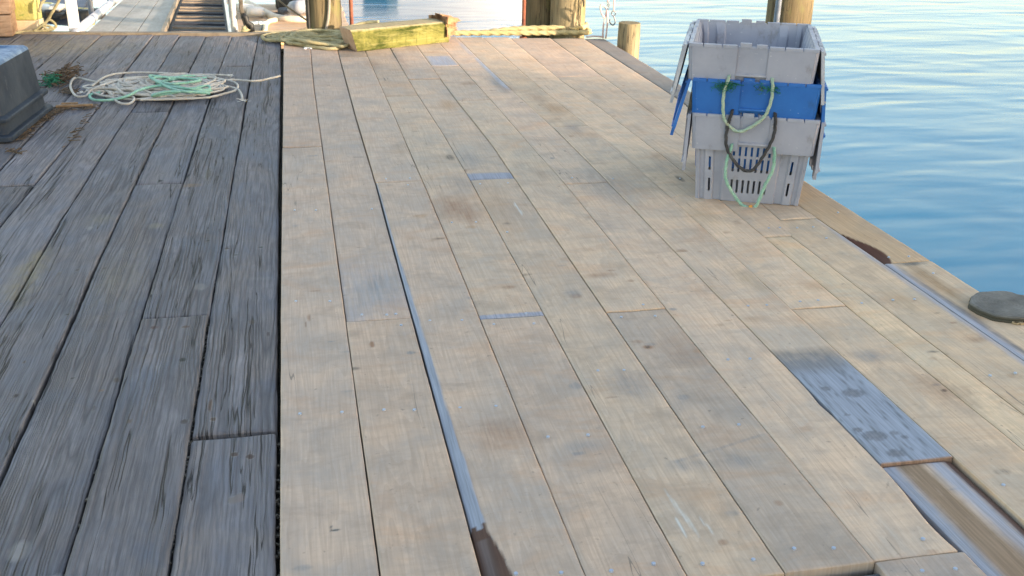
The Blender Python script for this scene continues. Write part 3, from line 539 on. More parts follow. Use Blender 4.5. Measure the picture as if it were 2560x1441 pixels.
def crate(label, mat, loc, rz, rope, lidang, lidmat, group, seed):
    t = thing('crate', label, 'crate', loc, rz, group)
    b = MB(); hl = set()
    # walls with slots
    for side in range(4):
        front = side in (0, 2); half = .2 if front else .28
        br = {-half, half}; cols = []
        if front: cols = [(-.063 + .021 * i, 3) for i in range(7)] + [(-.148, 2), (.148, 2)]; rows3 = [(.037, .091), (.125, .18), (.19, .228)]
        else: cols = [(-.2 + .04 * i, 2) for i in range(11)]; rows3 = [(.037, .091), (.125, .18)]
        for c, n in cols: br |= {round(c - .0040, 4), round(c + .0040, 4)}
        for k in ((-.2, -.188, -.18, -.171, -.165, -.138, -.130, -.106, -.099) if front else ()): br |= {k, -k}
        if not front:
            for k in range(3):
                for q in (0, .3, .4, .65, .75): 
                    u = (k + q) * .095
                    if u < half: br |= {round(u, 4), round(-u, 4)}
        U = sorted(br); U = [u for i, u in enumerate(U) if i == 0 or u - U[i - 1] > .0008]
        Zs = sorted({0, .008, .3, ZC, ZR} | {z for r in rows3 for z in r})
        vs = []; ang = side * math.pi / 2
        for z in Zs:
            for u in U:
                f = (hx(z) if front else hy(z)) / half; d = (hy(z) if front else hx(z)) + (prof(u, half) if z < .31 else 0)
                if abs(abs(u) - half) < 1e-4: d = (hy(z) if front else hx(z)) - .004
                x, y = u * f, -d
                vs.append((x * math.cos(ang) - y * math.sin(ang), x * math.sin(ang) + y * math.cos(ang), z))
        fs = []; nu = len(U)
        for j in range(len(Zs) - 1):
            zc = (Zs[j] + Zs[j + 1]) / 2
            for i in range(nu - 1):
                uc = (U[i] + U[i + 1]) / 2; hole = any(abs(uc - c) < .0036 and any(r[0] < zc < r[1] for r in (rows3[:2] if n == 2 else rows3)) for c, n in cols)
                if not hole: fs.append((j * nu + i, j * nu + i + 1, (j + 1) * nu + i + 1, (j + 1) * nu + i))
        b.add(vs, fs)
    h0 = [(-.195, -.275, .006), (.195, -.275, .006), (.195, .275, .006), (-.195, .275, .006)]; b.add(h0, [(0, 1, 2, 3)])
    o = b.build('body', mat, t)
    me = o.data; bm = bmesh.new(); bm.from_mesh(me); bmesh.ops.remove_doubles(bm, verts=bm.verts, dist=.0045 if False else .0009); bm.to_mesh(me); bm.free()
    sd_ = o.modifiers.new('thick', 'SOLIDIFY'); sd_.thickness = .0035; sd_.offset = -1
    # collar: outer skirt, ledge, rim
    c = MB(); e = .013
    def cx(z): return hx(z) + e
    def cy(z): return hy(z) + e
    tab = .058; zo = .247; zb = ZC
    for sgn in (-1, 1):
        y = sgn; Y = lambda z, k=0: sgn * (cy(z) - k)
        # two front cheeks and a recessed middle
        for s2 in (-1, 1):
            x0 = s2 * tab; 
            q = [(x0, Y(zb), zb), (s2 * (cx(zb) - .012), Y(zb), zb), (s2 * (cx(ZR) - .012), Y(ZR), ZR), (x0, Y(ZR), ZR)]; c.add(q, [(0, 1, 2, 3)])
            c.add([(s2 * (cx(zb) - .012), Y(zb), zb), (s2 * cx(zb), Y(zb, .012), zb), (s2 * cx(ZR), Y(ZR, .012), ZR), (s2 * (cx(ZR) - .012), Y(ZR), ZR)], [(0, 1, 2, 3)])
            c.add([(x0, Y(zb), zb), (x0, Y(ZR), ZR), (x0 * .985, Y(ZR, .008), ZR), (x0 * .985, Y(zb, .012), zb)], [(0, 1, 2, 3)])
        c.add([(-tab, Y(zo, .007), zo), (tab, Y(zo, .007), zo), (tab, Y(ZR, .007), ZR), (-tab, Y(ZR, .007), ZR)], [(0, 1, 2, 3)])
        c.box((0, sgn * (cy(zo) - .004), zo - .003), (tab * 2 - .004, .014, .006))
    for s2 in (-1, 1):
        X = lambda z: s2 * cx(z)
        c.add([(X(zb), -cy(zb) + .012, zb), (X(zb), cy(zb) - .012, zb), (X(ZR), cy(ZR) - .012, ZR), (X(ZR), -cy(ZR) + .012, ZR)], [(0, 1, 2, 3)])
    o = c.build('collar', mat, t, 0); sd_ = o.modifiers.new('thick', 'SOLIDIFY'); sd_.thickness = .003; sd_.offset = 0
    r = MB()
    # rim ledge in pieces with little notches, and the two pairs of tabs
    for sgn in (-1, 1):
        cuts = [-cx(ZR), -.185, -.115, -.058, .058, .115, .18, cx(ZR)]
        for i in range(7):
            a, d = cuts[i] + .0018, cuts[i + 1] - .0018
            if i == 3: continue
            r.box(((a + d) / 2, sgn * (cy(ZR) - .006), ZR + .003), (d - a, .017, .014))
        r.box((0, sgn * (cy(ZR) - .011), ZR + .001), (.112, .012, .010))
        r.box((-.028, sgn * (cy(ZR) - .010), ZR + .010), (.042, .014, .018)); r.box((.030, sgn * (cy(ZR) - .010), ZR + .008), (.038, .014, .014))
    for s2 in (-1, 1):
        for i in range(6):
            a = -cy(ZR) + .012 + i * (2 * cy(ZR) - .024) / 6
            r.box((s2 * (cx(ZR) - .006), a + (2 * cy(ZR) - .024) / 12, ZR + .002), (.016, (2 * cy(ZR) - .024) / 6 - .004, .012))
    r.build('rim', mat, t, .002)
    # hinged lid halves hanging outside
    for s2, ang in zip((-1, 1), lidang):
        l = MB(); n = 13; Ln = 2 * cy(ZR) - .02; th = .012; H = .2; vs = []
        out = [(-Ln / 2, 0)]
        for i in range(n):
            y0 = -Ln / 2 + Ln * i / n; y1 = -Ln / 2 + Ln * (i + 1) / n; h = H + (.028 if i % 2 else 0) + (.012 if i % 4 == 1 else 0); out += [(y0 + .001, -h), (y1 - .001, -h)]
        out += [(Ln / 2, 0)]
        m = len(out); ca, sa = math.cos(ang), math.sin(ang)
        for off in (0, th):
            for (y, h) in out: vs.append((s2 * (cx(ZR) + .006 + off * ca - h * sa), y, ZR + .002 + h * ca + off * sa * .3))
        # strips: each finger is one quad column
        for off in (0, m):
            for i in range(n): l.add([vs[off + 1 + 2 * i], vs[off + 2 + 2 * i], None or (vs[off + 2 + 2 * i][0] + 0, 0, 0), (0, 0, 0)], []) if False else None
        fs = [tuple(range(m)), tuple(range(2 * m - 1, m - 1, -1))] + [(i, (i + 1) % m, m + (i + 1) % m, m + i) for i in range(m)]
        l.add(vs, fs)
        def P3(h, y, off): return Vector((s2 * (cx(ZR) + .006 + off * ca - h * sa), y, ZR + .002 + h * ca + off * sa * .3))
        for i in range(1, 7):
            y = -Ln / 2 + Ln * i / 7; l.bar(P3(-.012, y, th + .003), P3(-H + .012, y, th + .003), .006, .006)
        for h in (-.012, -H + .01): l.bar(P3(h, -Ln / 2 + .004, th + .003), P3(h, Ln / 2 - .004, th + .003), .006, .008)
        lo = l.build('lid', lidmat, t)
        for i in range(4):
            g = MB(); y = -Ln / 2 + .06 + i * (Ln - .12) / 3; g.tube([(s2 * (cx(ZR) + .006), y - .025, ZR + .001), (s2 * (cx(ZR) + .006), y + .025, ZR + .001)], .006, 8)
            g.build('hinge', mat, t)
    # rope handle knotted inside, drooping in front
    if rope:
        rm, sag, skew = rope; yf = -cy(ZC + .02)
        pts = [(-.079, yf + .02, .236), (-.079, yf - .003, .238), (-.083, yf - .015, .222), (-.093, yf - .019, .17), (-.088, yf - .02, .10), (-.060 + skew, yf - .021, .235 - sag + .03), (-.022 + skew, yf - .022, .235 - sag), (.015 + skew, yf - .022, .235 - sag + .005), (.062, yf - .021, .09), (.084, yf - .02, .155), (.084, yf - .016, .215), (.080, yf - .004, .236), (.079, yf + .02, .234)]
        m2 = MB(); m2.tube(smooth_path(pts, .005), .0058, 15, lobes=3, amp=.22, pitch=.034); m2.build('rope_handle', rm, t)
        if skew > .015 - .001 and sag > .225:
            m2 = MB(); m2.tube(smooth_path([(-.010 + skew, yf - .022, .235 - sag), (.003 + skew, yf - .022, .235 - sag + .002)], .006), .0085, 10); m2.build('tape_wrap', mottled('orange tape', (.6, .25, .05), (.7, .33, .08), 20), t)
    return t
def rope_mat(name, a, b, dirt=(.2, .18, .12)):
    t = NT(name, .8, .2); v = t.obj(); f = t.noise(v, 12, 4, .6); c = t.mix(t.rng(f, .35, .65), a, b); g = t.noise(v, 160, 3, .6); c = t.mix(t.rng(g, .4, .7, 0, .4), c, t.mix(.7, c, 0.0))
    k = t.noise(v, 25, 4, .65); c = t.mix(t.rng(k, .6, .72, 0, .6), c, dirt); return t.done(c, None, t.bump(g, .5, .002))
M_RGREEN = rope_mat('green poly rope', (.16, .34, .27), (.27, .45, .37), (.25, .34, .28)); M_RSAGE = rope_mat('faded green rope', (.24, .34, .27), (.34, .43, .35)); M_RBLACK = rope_mat('black rope', (.03, .03, .034), (.06, .06, .065), (.1, .1, .1))
M_TEAL = rope_mat('teal rope', (.16, .38, .31), (.26, .46, .40), (.38, .46, .42)); M_RWHITE = rope_mat('white rope', (.36, .335, .31), (.50, .475, .45), (.24, .225, .21)); M_RYEL = rope_mat('yellow rope', (.26, .225, .13), (.38, .335, .21), (.10, .09, .055)); M_HAWSER = rope_mat('pale yellow hawser', (.38, .30, .15), (.48, .39, .22), (.22, .18, .09)); M_NET = rope_mat('green net twine', (.008, .12, .075), (.02, .19, .12))
fl = at(1736, 497); fr = at(1997, 517); ax = (fr - fl).normalized(); rz = math.atan2(ax.y, ax.x); dep = Vector((-ax.y, ax.x, 0)); cc = (fl + fr) / 2 + dep * .282
GC = 'crates nested in one stack on the deck edge'
CR = [crate('bottom grey plastic crate of the stack, standing on the planks, with green rope handle', M_GREYP, (cc.x, cc.y, .002), rz, (M_RGREEN, .238, .02), (math.radians(1.5), math.radians(0)), M_GREYP, GC, 1),
      crate('bright blue plastic crate with black rope handle, between two grey crates', M_BLUEP, (cc.x - .012, cc.y + .004, .002 + .134), rz + .004, (M_RBLACK, .222, .008), (math.radians(13), math.radians(4)), M_BLUEP, GC, 2),
      crate('topmost grey plastic crate, empty and open, with faded green rope handle', M_GREYP, (cc.x - .030, cc.y + .012, .002 + .264), rz - .012, (M_RSAGE, .20, -.014), (math.radians(10), math.radians(7)), M_LIDP, GC, 3)]
# frayed knot of netting poking out under the top crate
nt = thing('netting', 'tufts of frayed green netting squeezed out under the top crate', 'netting', (cc.x, cc.y, 0), rz)
for sx0, n in ((-.095, 46), (.06, 26)):
    mb = MB(); base = Vector((sx0 - .025, -.332, .472))
    for i in range(n):
        a = random.uniform(-.035, .035); pts = [base + Vector((a, random.uniform(-.004, .006), random.uniform(-.006, .008)))]
        for j in range(4): pts.append(pts[-1] + Vector((random.uniform(-.014, .016), random.uniform(-.005, .003), random.uniform(-.012, .007))))
        mb.tube(pts, .0011, 4)
    mb.build('tuft', M_NET, nt)

# ---------------------------------------------------------------- upturned tote at the left
def tote():
    c0 = at(29, 357); c1 = at(129, 277); d = (c1 - c0).normalized(); rzz = math.atan2(d.y, d.x) - math.pi / 2; W, L = .50, .67
    t = thing('tote', 'upturned dark blue grey plastic fish tote with scuffed sides on the old planks', 'tote', (c0.x, c0.y, 0), rzz)
    def ring(z, ins, r=.022, n=7):
        o = []
        for (cx_, cy_, a0) in ((-r - ins, L - r - ins, 0), (-W + r + ins, L - r - ins, 90), (-W + r + ins, r + ins, 180), (-r - ins, r + ins, 270)):
            for k in range(n): a = math.radians(a0 + 90 * k / (n - 1)); o.append((cx_ + r * math.cos(a), cy_ + r * math.sin(a), z))
        return o
    def loft(name, pr, mat, cap=True):
        mb = MB(); vs = []; 
        for z, i in pr: vs += ring(z, i)
        n = 28; fs = [(j * n + k, j * n + (k + 1) % n, (j + 1) * n + (k + 1) % n, (j + 1) * n + k) for j in range(len(pr) - 1) for k in range(n)]
        if cap: fs.append(tuple((len(pr) - 1) * n + k for k in range(n)))
        mb.add(vs, fs); return mb.build(name, mat, t, .003)
    tm = NT('scuffed dark blue plastic', .7, .2); v = tm.obj(); f = tm.noise(v, 5, 5, .6); c = tm.mix(tm.rng(f, .35, .65), (.016, .025, .042), (.034, .046, .066))
    k = tm.noise(tm.mapv(v, (1, 1, .5)), 9, 6, .75); c = tm.mix(tm.rng(k, .62, .72, 0, .55), c, (.13, .145, .165)); k2 = tm.noise(v, 24, 5, .7); c = tm.mix(tm.rng(k2, .64, .72, 0, .35), c, (.09, .105, .13))
    mt = tm.done(c, tm.rng(k, .4, .7, .6, .8), tm.bump(k2, .2, .003))
    tb = NT('bright blue worn base', .55, .35); v = tb.obj(); f = tb.noise(v, 14, 6, .7); mt2 = tb.done(tb.mix(tb.rng(f, .42, .66), (.05, .11, .22), (.20, .29, .42)), None, tb.bump(f, .3, .004))
    loft('shell', [(.028, .024), (.09, .027), (.112, .032), (.3, .050), (.325, .054)], mt)
    loft('base_panel', [(.321, .052), (.332, .057), (.340, .066), (.340, .09), (.333, .1)], mt2)
    loft('flange', [(.0, .0), (.004, -.004), (.022, -.004), (.028, .0), (.03, .028)], mt, False); loft('flange', [(.088, .027), (.088, .006), (.104, .004), (.110, .008), (.114, .034)], mt, False)
tote()

# ---------------------------------------------------------------- ropes
def rope_obj(name, paths, r, mat, label, cat, lobes=3, amp=.15, pitch=None, parent=None, step=.012, n=10):
    mb = MB()
    for p in paths: mb.tube(smooth_path(p, step), r, n, lobes=lobes, amp=amp, pitch=pitch or r * 7)
    o = mb.build(name, mat, parent)
    if parent is None: setp(o, label, cat)
    return o
def A3(px, py, z=0.012): p = at(px, py, z); return (p.x, p.y, z)
rr = random.Random(21)
def bundle(cx_, cy_, ax_, ay_, n, zmax, seed, ang=0, ex=1.0):
    """one long rope thrown back and forth inside a flat heap"""
    r_ = random.Random(seed); P_ = []; a = r_.random() * 6.28
    for i in range(n):
        a += r_.uniform(1.1, 2.4); q = r_.uniform(.45, 1.0); x = ax_ * q * math.cos(a); y = ay_ * q * math.sin(a)
        P_.append((cx_ + x * math.cos(ang) - y * math.sin(ang), cy_ + x * math.sin(ang) + y * math.cos(ang), .008 + zmax * r_.random() * (1.1 - q)))
    return P_
c = at(390, 222); 
W1 = bundle(c.x - .02, c.y, .36, .32, 58, .055, 5, -.02)
W2 = bundle(c.x + .10, c.y + .02, .33, .34, 40, .05, 8, .0)
Lp = [A3(330, 215, .03), A3(240, 205, .02), A3(190, 195), A3(176, 215), A3(190, 240), A3(215, 240), A3(240, 222, .03), A3(330, 225, .04)]
L2 = [A3(400, 205, .04), A3(310, 225, .03), A3(280, 240), A3(300, 258), A3(325, 259), A3(335, 245, .02), A3(310, 235, .03), A3(290, 218, .04)]
L3 = [A3(350, 250), A3(450, 248), A3(520, 244), A3(560, 235), A3(590, 225), A3(592, 210), A3(560, 200), A3(480, 190, .02), A3(420, 184), A3(330, 182), A3(270, 190, .02), A3(230, 215, .03)]
L4 = [A3(420, 215, .04), A3(520, 205, .02), A3(580, 200), A3(640, 203), A3(690, 193), A3(700, 190)]; L5 = [A3(430, 190, .02), A3(500, 187), A3(570, 189), A3(575, 192)]
L6 = [A3(480, 212, .03), A3(540, 212), A3(590, 222), A3(603, 235), A3(606, 250)]; L7 = [A3(300, 232, .03), A3(380, 240, .02), A3(470, 238, .02), A3(555, 226), A3(545, 213), A3(480, 207, .03), A3(430, 205, .04)]
L8 = [A3(400, 222, .03), A3(430, 240, .02), A3(440, 248), A3(410, 246), A3(380, 235, .03), A3(350, 220, .04)]
W3 = bundle(c.x, c.y, .44, .36, 26, .05, 77); W4 = bundle(c.x + .05, c.y - .05, .30, .26, 18, .08, 78)
wr = rope_obj('rope', [W1, W2, W3, W4, Lp, L2, L3, L4, L5, L6, L7, L8], .0062, M_RWHITE, 'off-white rope thrown down in a flat tangled heap on the old planks', 'rope')
M_FRAY = mottled('white fibre', (.6, .6, .6), (.7, .7, .7), 20)
for (px, py) in ((606, 250), (575, 189), (205, 232)):
    mb = MB(); b = Vector(A3(px, py))
    for _ in range(12):
        P_ = [b]
        for j in range(3): P_.append(P_[-1] + Vector((random.uniform(-.016, .016), random.uniform(-.025, .012), random.uniform(-.003, .006))))
        mb.tube(P_, .0012, 4)
    mb.build('frayed_end', M_FRAY, wr)
T1 = [A3(250, 232), A3(225, 238), A3(235, 250), A3(280, 250), A3(320, 240, .03), A3(350, 225, .05), A3(400, 215, .05), A3(470, 222, .05), A3(520, 225, .03), A3(515, 215, .04), A3(440, 232, .03), A3(380, 240, .03), A3(420, 230, .05), A3(500, 232, .04), A3(525, 235, .03)]
T2 = [A3(420, 197, .05), A3(450, 198, .03), A3(510, 196, .02), A3(520, 193, .02), A3(470, 190, .03), A3(430, 195, .05), A3(375, 190, .06), A3(400, 208, .06), A3(430, 222, .05), A3(470, 230, .05), A3(530, 228, .02)]
T3 = bundle(c.x + .12, c.y - .05, .26, .17, 7, .06, 31); T3 = [(x, y, z + .02) for x, y, z in T3]
rope_obj('rope', [T1, T2, T3], .0072, M_TEAL, 'mint green rope tangled through the white rope heap', 'rope')
# yellow rope heap at the deck end
c = at(790, 100)
Y1 = bundle(.20, 7.60, .33, .26, 70, .10, 41, -.35); Y2 = bundle(.10, 7.72, .30, .16, 36, .05, 43, -.25)
Y1 = [(x, y, z + .01) for x, y, z in Y1]
H1 = [A3(655, 93), A3(670, 101), A3(720, 100), A3(780, 92, .04), A3(740, 84, .02), A3(690, 84), A3(655, 91)]; H2 = [A3(716, 99), A3(722, 107), A3(760, 115), A3(820, 122), A3(850, 120), A3(868, 114, .02)]; H3 = [A3(700, 90, .03), A3(760, 103, .05), A3(820, 112, .03), A3(860, 116, .03), A3(880, 108, .03)]
H4 = [A3(850, 80, .05), A3(868, 70, .08), (.50, 7.75, .11), (.60, 7.70, .125)]
rope_obj('rope', [Y1, Y2, H1, H2, H3, H4], .0115, M_RYEL, 'dirty pale yellow rope heaped against the left end of the mossy timber', 'rope')
# thick rope along the deck end
e0 = at(1128, 91); e1 = at(1462, 90); zz = .022
Th = [(e0.x - .2, e0.y + .02, zz), (e0.x, e0.y + .01, zz), ((e0.x * 2 + e1.x) / 3, (e0.y * 2 + e1.y) / 3 + .012, zz), ((e0.x + 2 * e1.x) / 3, (e0.y + 2 * e1.y) / 3 + .008, zz), (e1.x, e1.y, zz + .003), (e1.x + .05, e1.y + .10, zz), (e1.x + .04, e1.y + .25, zz), (e1.x - .1, e1.y + .40, 0)]
Th2 = [((e0.x + e1.x) / 2 - .25, (e0.y + e1.y) / 2 + .05, .02), ((e0.x + e1.x) / 2, (e0.y + e1.y) / 2 + .05, .045), ((e0.x + 3 * e1.x) / 4, (e0.y + 3 * e1.y) / 4 + .03, .055), (e1.x - .05, e1.y + .03, .058), (e1.x + .03, e1.y + .10, .055), (e1.x + .05, e1.y + .25, .05), (e1.x - .1, e1.y + .42, .03)]
rope_obj('mooring_rope', [Th, Th2], .019, M_HAWSER, 'thick pale yellow mooring rope laid along the far deck end to the lighter pile', 'rope', amp=.17, pitch=.075, n=14)
# mossy timber
def beam():
    c0 = at(894, 131); c1 = at(1122, 107); d = (c1 - c0).normalized(); ang = math.atan2(d.y, d.x); L = (c1 - c0).length
    t = thing('timber', 'squared timber green with moss, broken at its right end, lying across the deck end', 'timber', (c0.x, c0.y, 0), ang)
    mm = NT('mossy timber', .9, .15); v = mm.obj(); f = mm.noise(mm.mapv(v, (.35, 1, 1)), 9, 6, .7, .4); cmo = mm.mix(mm.rng(f, .40, .58), (.030, .042, .008), (.17, .16, .05))
    g = mm.noise(mm.mapv(v, (.08, 1, 1)), 60, 4, .65); cmo = mm.mix(mm.rng(g, .5, .72, 0, .7), cmo, (.26, .23, .10)); s = mm.n('ShaderNodeSeparateXYZ'); mm.l(v, s.inputs[0])
    top = mm.rng(mm.math('ADD', s.outputs[2], mm.math('MULTIPLY', f, .03)), .148, .162); cmo = mm.mix(top, cmo, (.30, .25, .16))
    g3 = mm.noise(mm.mapv(v, (2, 1, .4)), 24, 4, .65); cmo = mm.mix(mm.rng(g3, .5, .7, 0, .45), cmo, (.03, .045, .01))
    mt = mm.done(cmo, None, mm.bump(mm.math('ADD', g, f), .6, .006))
    mb = MB(); nx = 30; vs = []; H = .150; D = .20; prof_ = [(0, .004), (0, .02), (0, .06), (0, .132), (.012, .148), (.05, H), (.12, H + .003), (D - .01, H), (D, H - .01), (D, .06), (D, .004)]; m = len(prof_)
    for i in range(nx + 1):
        x = L * i / nx
        for j, (y, z) in enumerate(prof_):
            q = .004 * noise.noise(Vector((x * 14, y * 20, z * 20))); vs.append((x + (.045 * (z / H) if i == 0 else 0) * -1 + (.02 if i == 0 and y > .1 else 0), y + q, z + q * .6))
    mb.add(vs, [(i * m + j, (i + 1) * m + j, (i + 1) * m + (j + 1) % m, i * m + (j + 1) % m) for i in range(nx) for j in range(m)])
    mb.build('balk', mt, t, .002)
    eb = MB(); eb.add([vs[j] for j in range(m)][::-1], [tuple(range(m))]); o = eb.build('sawn_end', mottled('sawn pinkish end', (.36, .23, .16), (.46, .31, .22), 18), t); o.location.x = -.0015
    # broken rotten end: jagged lumps and splinters
    rb = MB()
    for k in range(70):
        y = random.uniform(-.004, D); z = random.uniform(.0, H * .98) ; ln = random.uniform(.03, .11) * (.5 + z / H); w0 = random.uniform(.014, .034)
        rb.add([(L - .03, y - w0, z), (L - .03, y + w0, z), (L - .03, y + w0, z + w0 * 1.6), (L - .03, y - w0, z + w0 * 1.6), (L + ln, y + random.uniform(-.02, .02), z + random.uniform(-.005, .025)), (L + ln * .7, y + random.uniform(-.02, .02), z + w0)], [(0, 1, 2, 3), (0, 1, 4), (1, 2, 4), (2, 5, 4), (2, 3, 5), (3, 0, 4), (3, 4, 5)])
    rb.build('broken_end', mottled('rotten red brown wood', (.17, .075, .04), (.42, .24, .13), 22, bumps=.8, bd=.01), t)
beam()
# shell chip near the rope
mb = MB(); p = at(770, 123); 
for k in range(7): mb.box((p.x + random.uniform(-.02, .02), p.y + random.uniform(-.02, .02), .006), (.022, .012, .008), random.uniform(0, 3))
setp(mb.build('shell_chips', mottled('white shell', (.6, .6, .62), (.7, .7, .72), 20), bevel=.003), 'small white broken shell lying beside the yellow rope heap', 'shell', kind='stuff')

# ---------------------------------------------------------------- broken hole, net and splinters near the tote
mb = MB(); p = at(128, 212)
for i in range(70):
    b = Vector((p.x + random.gauss(0, .022), p.y + random.gauss(0, .05), .005 + abs(random.gauss(0, .02)))); P_ = [b]
    for j in range(4): P_.append(P_[-1] + Vector((random.uniform(-.02, .02), random.uniform(-.025, .025), random.uniform(-.008, .012))))
    mb.tube(P_, .0022, 4)
setp(mb.build('net_scrap', M_NET), 'scrap of bright green netting lying beside the tote', 'netting', kind='stuff')
mb = MB(); p = at(158, 196)
for i in range(260):
    b = Vector((p.x + random.gauss(0, .035), p.y + random.gauss(0, .11), .004 + abs(random.gauss(0, .012)))); a = random.uniform(0, 6.28); l_ = random.uniform(.015, .06)
    mb.bar(b, b + Vector((math.cos(a) * l_, math.sin(a) * l_, random.uniform(-.004, .015))), random.uniform(.003, .010), .004)
setp(mb.build('weed_clump', mottled('dark dry weed', (.025, .016, .01), (.10, .06, .035), 40)), 'clump of dark brown dried weed in a broken plank end behind the tote', 'weed', kind='stuff')
mb = MB()
def scat(pts, n, sx_, sy_, w0=.004):
    for i in range(n):
        q = random.random() * (len(pts) - 1); k = int(q); f = q - k; a_, b_ = at(*pts[k]), at(*pts[min(k + 1, len(pts) - 1)]); b = a_.lerp(b_, f) + Vector((random.gauss(0, sx_), random.gauss(0, sy_), .003)); a = random.gauss(.2, .6); l_ = random.uniform(.008, .05)
        mb.bar(b, b + Vector((math.cos(a) * l_, math.sin(a) * l_, random.uniform(0, .006))), random.uniform(.002, w0), .003)
scat([(40, 350), (90, 305), (130, 280), (150, 272)], 210, .012, .05, .007); scat([(130, 272), (175, 270), (230, 272)], 60, .03, .03); scat([(155, 228), (180, 232)], 60, .02, .03, .008); scat([(165, 365), (185, 330), (215, 290)], 26, .008, .05); scat([(35, 385), (20, 378)], 20, .02, .03)
setp(mb.build('splinters', mottled('brown bark crumbs', (.03, .022, .016), (.13, .085, .055), 50)), 'dark bark crumbs and wood splinters strewn along the foot of the tote', 'splinters', kind='stuff')
p = at(140, 272); q = at(232, 268); mb = MB(); mb.bar((p.x, p.y, .012), (q.x, q.y + .01, .01), .02, .012); mb.bar((p.x + .02, p.y + .04, .016), (q.x - .08, q.y + .05, .012), .014, .01); setp(mb.build('wood_sliver', mottled('split orange wood', (.16, .10, .06), (.25, .17, .11), 30, stretch=(1, 4, 1)), bevel=.003), 'pale brown split slivers of wood lying in front of the white rope heap', 'wood')

# ---------------------------------------------------------------- hooks and hanging line at the far corner
hk = thing('hanging_line', 'pink and white line with two steel hooks hanging over the far deck corner', 'line', (2.30, 7.56, 0))
PINK = rope_mat('pink white line', (.55, .36, .32), (.7, .55, .52), (.4, .3, .28)); M_STEEL = mottled('dull steel', (.10, .11, .13), (.22, .23, .26), 20, .4, metal=.7)
def loc_(v): return Vector(v) - Vector((2.30, 7.56, 0))
mb = MB()
top1 = wp(1524, -420, 7.56)
for P_ in ([top1, wp(1524, -60, 7.56), wp(1522, -2, 7.56), wp(1518, 3, 7.56)], [wp(1517, 26, 7.56), wp(1513, 45, 7.56), wp(1509, 62, 7.56), wp(1507, 85, 7.56), wp(1508, 96, 7.56)], [wp(1517, 26, 7.55), wp(1519, 50, 7.55), wp(1517, 75, 7.55), wp(1514, 97, 7.55)],
           [wp(1516, 20, 7.55), wp(1508, 14, 7.55), wp(1502, 13, 7.55), wp(1501, 22, 7.55), wp(1505, 36, 7.55), wp(1512, 46, 7.55)], [top1, wp(1535, -60, 7.56), wp(1535, 10, 7.56), wp(1534, 29, 7.56)], [wp(1508, 93, 7.56), wp(1490, 91, 7.58), wp(1466, 93, 7.62)]):
    mb.tube([loc_(p_) for p_ in smooth_path(P_, .02)], .0062, 8, lobes=3, amp=.12, pitch=.04)
mb.build('line', PINK, hk)
for (P_, r_) in (([wp(1534 + 5 * math.cos(a * .6283), 34 + 6 * math.sin(a * .6283), 7.56) for a in range(11)], .004), ([wp(1534, 40, 7.56), wp(1537, 48, 7.56), wp(1538, 56, 7.56), wp(1533, 63, 7.56), wp(1527, 60, 7.56), wp(1524, 54, 7.56), wp(1525, 48, 7.56)], .005), ([wp(1519, 3, 7.56), wp(1523, 8, 7.56), wp(1522, 18, 7.56), wp(1518, 26, 7.56), wp(1514, 20, 7.56), wp(1519, 14, 7.56), wp(1518, 2, 7.56)], .004)):
    mb = MB(); mb.tube([loc_(p_) for p_ in smooth_path(P_, .006)], r_, 8); mb.build('hook' if r_ > .0045 else 'shackle', M_STEEL, hk)
ar = thing('bracket_arm', 'timber arm reaching out from the lighter pile above the hanging line', 'arm', (2.05, 7.86, 0)); mb = MB(); mb.bar((-.2, .15, top1.z + .02), (.42, -.36, top1.z + .02), .09, .09); mb.build('beam', M_PILE2, ar, .006)
mb = MB(); mb.bar((.0, -.05, top1.z - .4), (.24, -.22, top1.z), .06, .06); mb.build('brace', M_PILE2, ar, .006)

# ---------------------------------------------------------------- gangway and things beyond the deck end
dv = RM @ np.array([530 - 1280, 720.5 + 200, -F]); dv = Vector(dv).normalized()
g0 = at(207, 82); g1 = at(400, 83); g2 = at(576, 83); g0.z = g1.z = g2.z = -.02; acr = (g2 - g0).normalized(); upn = acr.cross(dv).normalized()
gw = thing('gangway', 'gangway of grey boards and a cleated ramp darkened for shade, sloping down to the floats', 'gangway', g0)
def GP(u, s, h=0): return acr * u + dv * s + upn * h
W1_ = (g1 - g0).length; W2_ = (g2 - g0).length
M_GB = mottled('bleached gangway boards', (.26, .24, .22), (.38, .35, .33), 7, stretch=(1, .2, 1)); M_RAMP_SHADE = mottled('shade-dark ramp boards', (.02, .023, .035), (.035, .04, .055), 8); M_CLEAT = mottled('worn cleat wood', (.20, .155, .12), (.28, .22, .17), 12); M_ALU = mottled('aluminium', (.5, .5, .53), (.62, .62, .65), 9, .35, metal=.5); M_WHITE = mottled('white painted steel', (.62, .60, .58), (.74, .72, .70), 9, .45)
for i in range(3):
    mb = MB(); a_ = W1_ * i / 3 + .004; b_ = W1_ * (i + 1) / 3 - .004; mb.bar(GP((a_ + b_) / 2, .02, -.012), GP((a_ + b_) / 2, 9, -.012), b_ - a_, .028, upn); mb.build('board', M_GB, gw, .003)
mb = MB(); mb.bar(GP((W1_ + W2_) / 2 + .01, .02, -.055), GP((W1_ + W2_) / 2 + .01, 9, -.055), W2_ - W1_ - .01, .02, upn); mb.build('ramp', M_RAMP_SHADE, gw)  # shade over the ramp is put into its near-black colour
mb = MB(); mb.bar(GP(W1_ + .012, .02, .004), GP(W1_ + .012, 9, .004), .03, .045, upn); mb.build('edge_strip', M_CLEAT, gw, .003)
for i in range(22):
    mb = MB(); s = .22 + i * .36; mb.bar(GP(W1_ + .05, s, -.03), GP(W2_ - .03, s, -.036), .014, .018, upn); mb.build('cleat', M_CLEAT if i % 3 else M_RAMP_SHADE, gw, .003)
mb = MB(); mb.tube([GP(-.05, .0, .02), GP(-.05, 9, .02)], .035, 12); mb.build('side_tube', M_ALU, gw)
